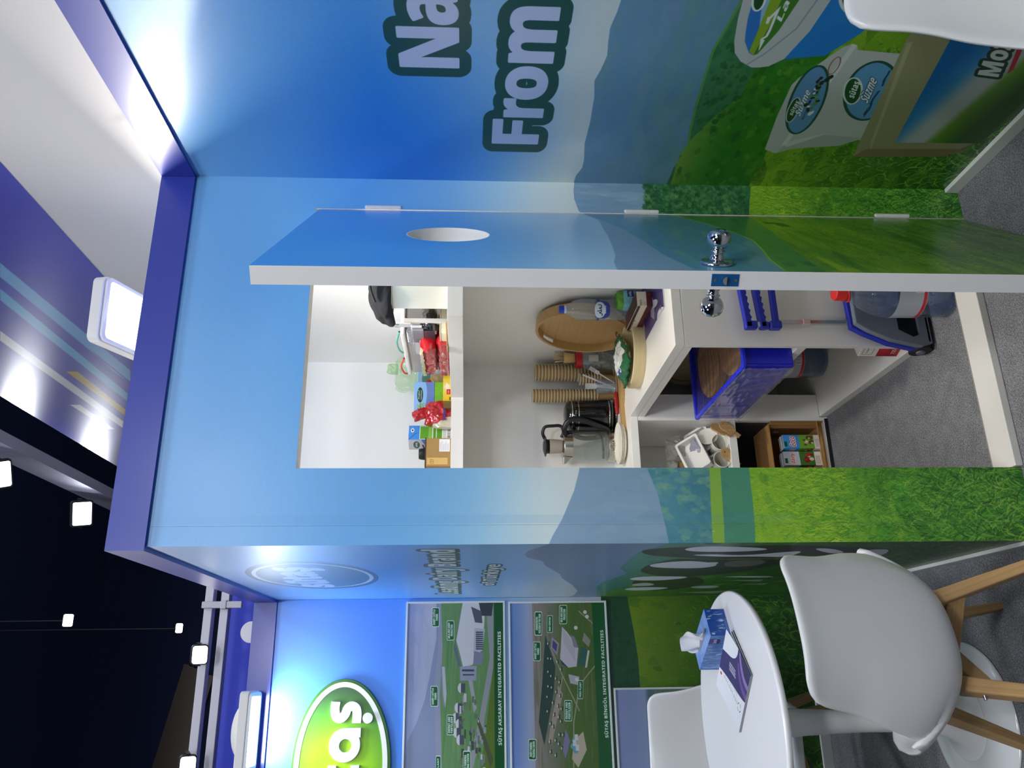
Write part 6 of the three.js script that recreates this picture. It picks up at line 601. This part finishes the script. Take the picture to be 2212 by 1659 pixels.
for (const [x, l] of [[0.59, 'white paper cup lying with its mouth to the viewer, nearer the wooden scoops'], [0.515, 'white paper cup lying with its mouth to the viewer, nearer the printed door wall']]) { const t = thing('paper_cup', l, 'cup', [x, shelfY + 0.037, -1.16], 0.12, 'white paper cups lying in the cabinet'); for (let i = 0; i < 3; i++) part('cup_wall', lathe([[0.0, 0.088], [0.0255, 0.088], [0.035, 0.002], [0.0342, 0.002], [0.0248, 0.086], [0, 0.086]], 40).rotateX(-Math.PI / 2).translate(0, -0.001, 0.028 - i * 0.01), M('#e9e6da', 0.6), t); part('rim', new THREE.TorusGeometry(0.035, 0.0018, 8, 40).translate(0, -0.001, 0.027), M('#f2f0e8', 0.5), t); }
{ const t = thing('white_drawer_tray', 'long white open tray under the cups and scoops', 'tray', [0.58, shelfY, -1.235]); part('tray_body', openBox(0.2, 0.012, 0.2, 0.002), wht, t); part('front_lip', bx(-0.1, 0.1, -0.02, 0.0, 0.1005, 0.1035), wht, t); }
for (const [x, y, z, r, l] of [[0.665, 0.535, -1.13, 0.5, 'round ended wooden scoop by the divider, upper one'], [0.672, 0.5, -1.115, 0.2, 'round ended wooden scoop by the divider, lower one'], [0.56, 0.5, -1.13, -0.2, 'small round ended wooden scoop between the white trays']]) { const t = thing('wooden_scoop', l, 'scoop', [x, y - 0.03, z], r, 'wooden scoops'); const s = rrect(0.042, 0.075, 0.0205, -0.021, 0), q = new THREE.Path(); q.absarc(0, 0.017, 0.0035, 0, Math.PI * 2, true); s.holes.push(q); part('paddle', uvBy(extr(s, 0.006, 0.001).rotateZ(2.4), (x, y) => [y / 0.3, x / 0.1]), TM(beechTex, 0.55), t); part('shaft', bx(-0.01, 0.01, 0.05, 0.1, 0.001, 0.005, 0.001).rotateZ(2.4), TM(beechTex, 0.55), t); }
for (const [x, y, z, r, h, l] of [[0.655, shelfY + 0.21, -1.26, 0.4, '#dcd8d0', 'crumpled clear bag of white cups at the top of the upper compartment'], [0.65, shelfY + 0.12, -1.22, -0.2, '#c6c6d4', 'crumpled clear bag below the upper one']]) { const t = thing('clear_bag', l, 'bag', [x - 0.06, y - 0.05, z], r, 'clear bags in the cabinet'); part('bag', crumple(0.1, 0.075, 0.07, 0.02, x * 70, 0.3), M(h, 0.1, { transmission: 0.55, thickness: 0, side: THREE.DoubleSide }), t); part('contents', lathe([[0, 0.0], [0.024, 0.0], [0.03, 0.05], [0, 0.0505]], 24).rotateZ(0.5).translate(0.01, 0.008, 0), M('#e6e0d4', 0.6), t); }
for (const [x, y, z, rx, l] of [[0.622, shelfY + 0.075, -1.17, 1.2, 'white saucer leaning between the scoops'], [0.6, shelfY + 0.09, -1.21, 1.3, 'white saucer leaning behind the first']]) { const t = thing('small_saucer', l, 'saucer', [x, y, z], 0.4, 'white saucers'); part('dish', lathe([[0, 0.003], [0.025, 0.003], [0.042, 0.012], [0.0425, 0.0105], [0.026, 0.0], [0, 0]], 40).rotateX(rx), M('#e2e0d8', 0.35), t); part('foot', new THREE.TorusGeometry(0.018, 0.0015, 8, 32).rotateX(Math.PI / 2).rotateX(rx), M('#d6d3ca', 0.4), t); }
{ const t = thing('kraft_tray', 'folded brown paper tray lying among the white trays', 'tray', [0.56, shelfY + 0.12, -1.28], 0.2); part('tray_body', openBox(0.13, 0.035, 0.09, 0.003).rotateX(0.7).rotateZ(-0.3), M('#b9955f', 0.75), t); part('flap', bx(-0.06, 0.06, 0, 0.003, -0.03, 0.03).rotateX(0.2).translate(0, 0.05, 0.02), M('#c4a26c', 0.75), t); }
{ const t = thing('printed_napkins', 'napkin packet printed with dark red cherries', 'napkins', [0.59, shelfY + 0.15, -1.3], 0.3); const tx = canvasTex(128, 128, (x, w, h) => { x.fillStyle = '#d9c9c6'; x.fillRect(0, 0, w, h); for (let i = 0; i < 16; i++) { x.fillStyle = pick(['#5a1420', '#3a1420', '#8a2430']); x.beginPath(); x.arc(rr(0, w), rr(0, h), rr(6, 13), 0, 7); x.fill(); } }); part('stack', new RoundedBoxGeometry(0.12, 0.03, 0.1, 2, 0.004).rotateX(0.9).rotateZ(0.3), TM(tx, 0.6), t); part('band', bx(-0.006, 0.006, -0.02, 0.02, -0.051, 0.051).rotateX(0.9).rotateZ(0.3), M('#efe6e0', 0.6), t); }
{ // open cardboard box lying on its side, cartons inside
  const t = thing('shipping_box', 'open brown cardboard box in the lower compartment', 'box', [0.575, 0.0165, -1.235], 0.03); const cb = M('#a67c48', 0.8), w = 0.2, h = 0.235, d = 0.19, th = 0.004; part('bottom_wall', bx(-w / 2, w / 2, 0, th, -d / 2, d / 2), cb, t); part('top_wall', bx(-w / 2, w / 2, h - th, h, -d / 2, d / 2), cb, t); part('side_wall', bx(-w / 2, -w / 2 + th, th, h - th, -d / 2, d / 2), cb, t); part('side_wall', bx(w / 2 - th, w / 2, th, h - th, -d / 2, d / 2), cb, t); part('back_wall', bx(-w / 2 + th, w / 2 - th, th, h - th, -d / 2, -d / 2 + th), cb, t);
  part('flap', bx(-w / 2, w / 2, 0, 0.003, 0, 0.035).rotateX(-0.5).translate(0, 0.018, d / 2 + 0.001), M('#b98f58', 0.8), t); part('flap', bx(-0.003, 0, 0.004, h - 0.006, 0, 0.05).rotateY(-0.9).translate(-w / 2, 0, d / 2), cb, t); const f = part('flap', bx(0, 0.003, 0.004, h - 0.006, 0, 0.055).rotateY(0.35).translate(w / 2 - 0.012, 0, d / 2 - 0.03), cb, t); part('arrow_mark', extr(flat([[0, 0], [0.006, 0], [0.006, 0.014], [0.011, 0.014], [0.003, 0.026], [-0.005, 0.014], [0, 0.014]]), 0.0006).rotateY(-0.2).translate(0.062, h - 0.045, d / 2 - 0.012), M('#3a2a18', 0.8), f); }
const juice = (bg, bot, name, fruit) => canvasTex(160, 320, (x, w, h) => { x.fillStyle = bg; x.fillRect(0, 0, w, h); x.fillStyle = bot; x.fillRect(0, h * 0.42, w, h * 0.4); x.fillStyle = '#eceae4'; x.fillRect(0, h * 0.82, w, h * 0.18); x.fillStyle = '#8f8f8a'; for (let i = 0; i < 5; i++) x.fillRect(14, h * 0.85 + i * 8, 100, 3); words(x, name, 20, h * 0.16, 140, h * 0.32, '#d8202c', { font: 'bold italic', rim: 16, rimColor: '#f4f4f0' }); for (let i = 0; i < 12; i++) { x.fillStyle = pick(fruit); x.beginPath(); x.arc(rr(40, 130), rr(h * 0.5, h * 0.78), rr(10, 22), 0, 7); x.fill(); } x.fillStyle = '#1d5a2c'; x.fillRect(20, 6, 60, 24); });
for (const [x, z, tx, l] of [[0.602, -1.19, juice('#3f97e0', '#6fae3a', 'Coco', ['#e6dcb8', '#cdb98a', '#5f4a2c']), 'blue and green carton with a pale cookie picture in the cardboard box'], [0.532, -1.205, juice('#c9d2d8', '#3f7a34', 'dairy', ['#c0302c', '#e6d8c8', '#8a1c20']), 'pale and green carton with a red fruit picture in the cardboard box']]) { const t = thing('juice_carton', l, 'carton', [x, 0.021, z], 0.1, 'cartons in the cardboard box'); const [g, m] = carton(0.062, 0.165, 0.05, TM(tx, 0.4), TM(tx, 0.4), M('#cfd8dc', 0.5)); part('carton_body', g, m, t); part('top_seam', bx(-0.03, 0.03, 0.1652, 0.168, -0.004, 0.004), M('#e4e6e6', 0.5), t); }
renderer.render(scene, camera);
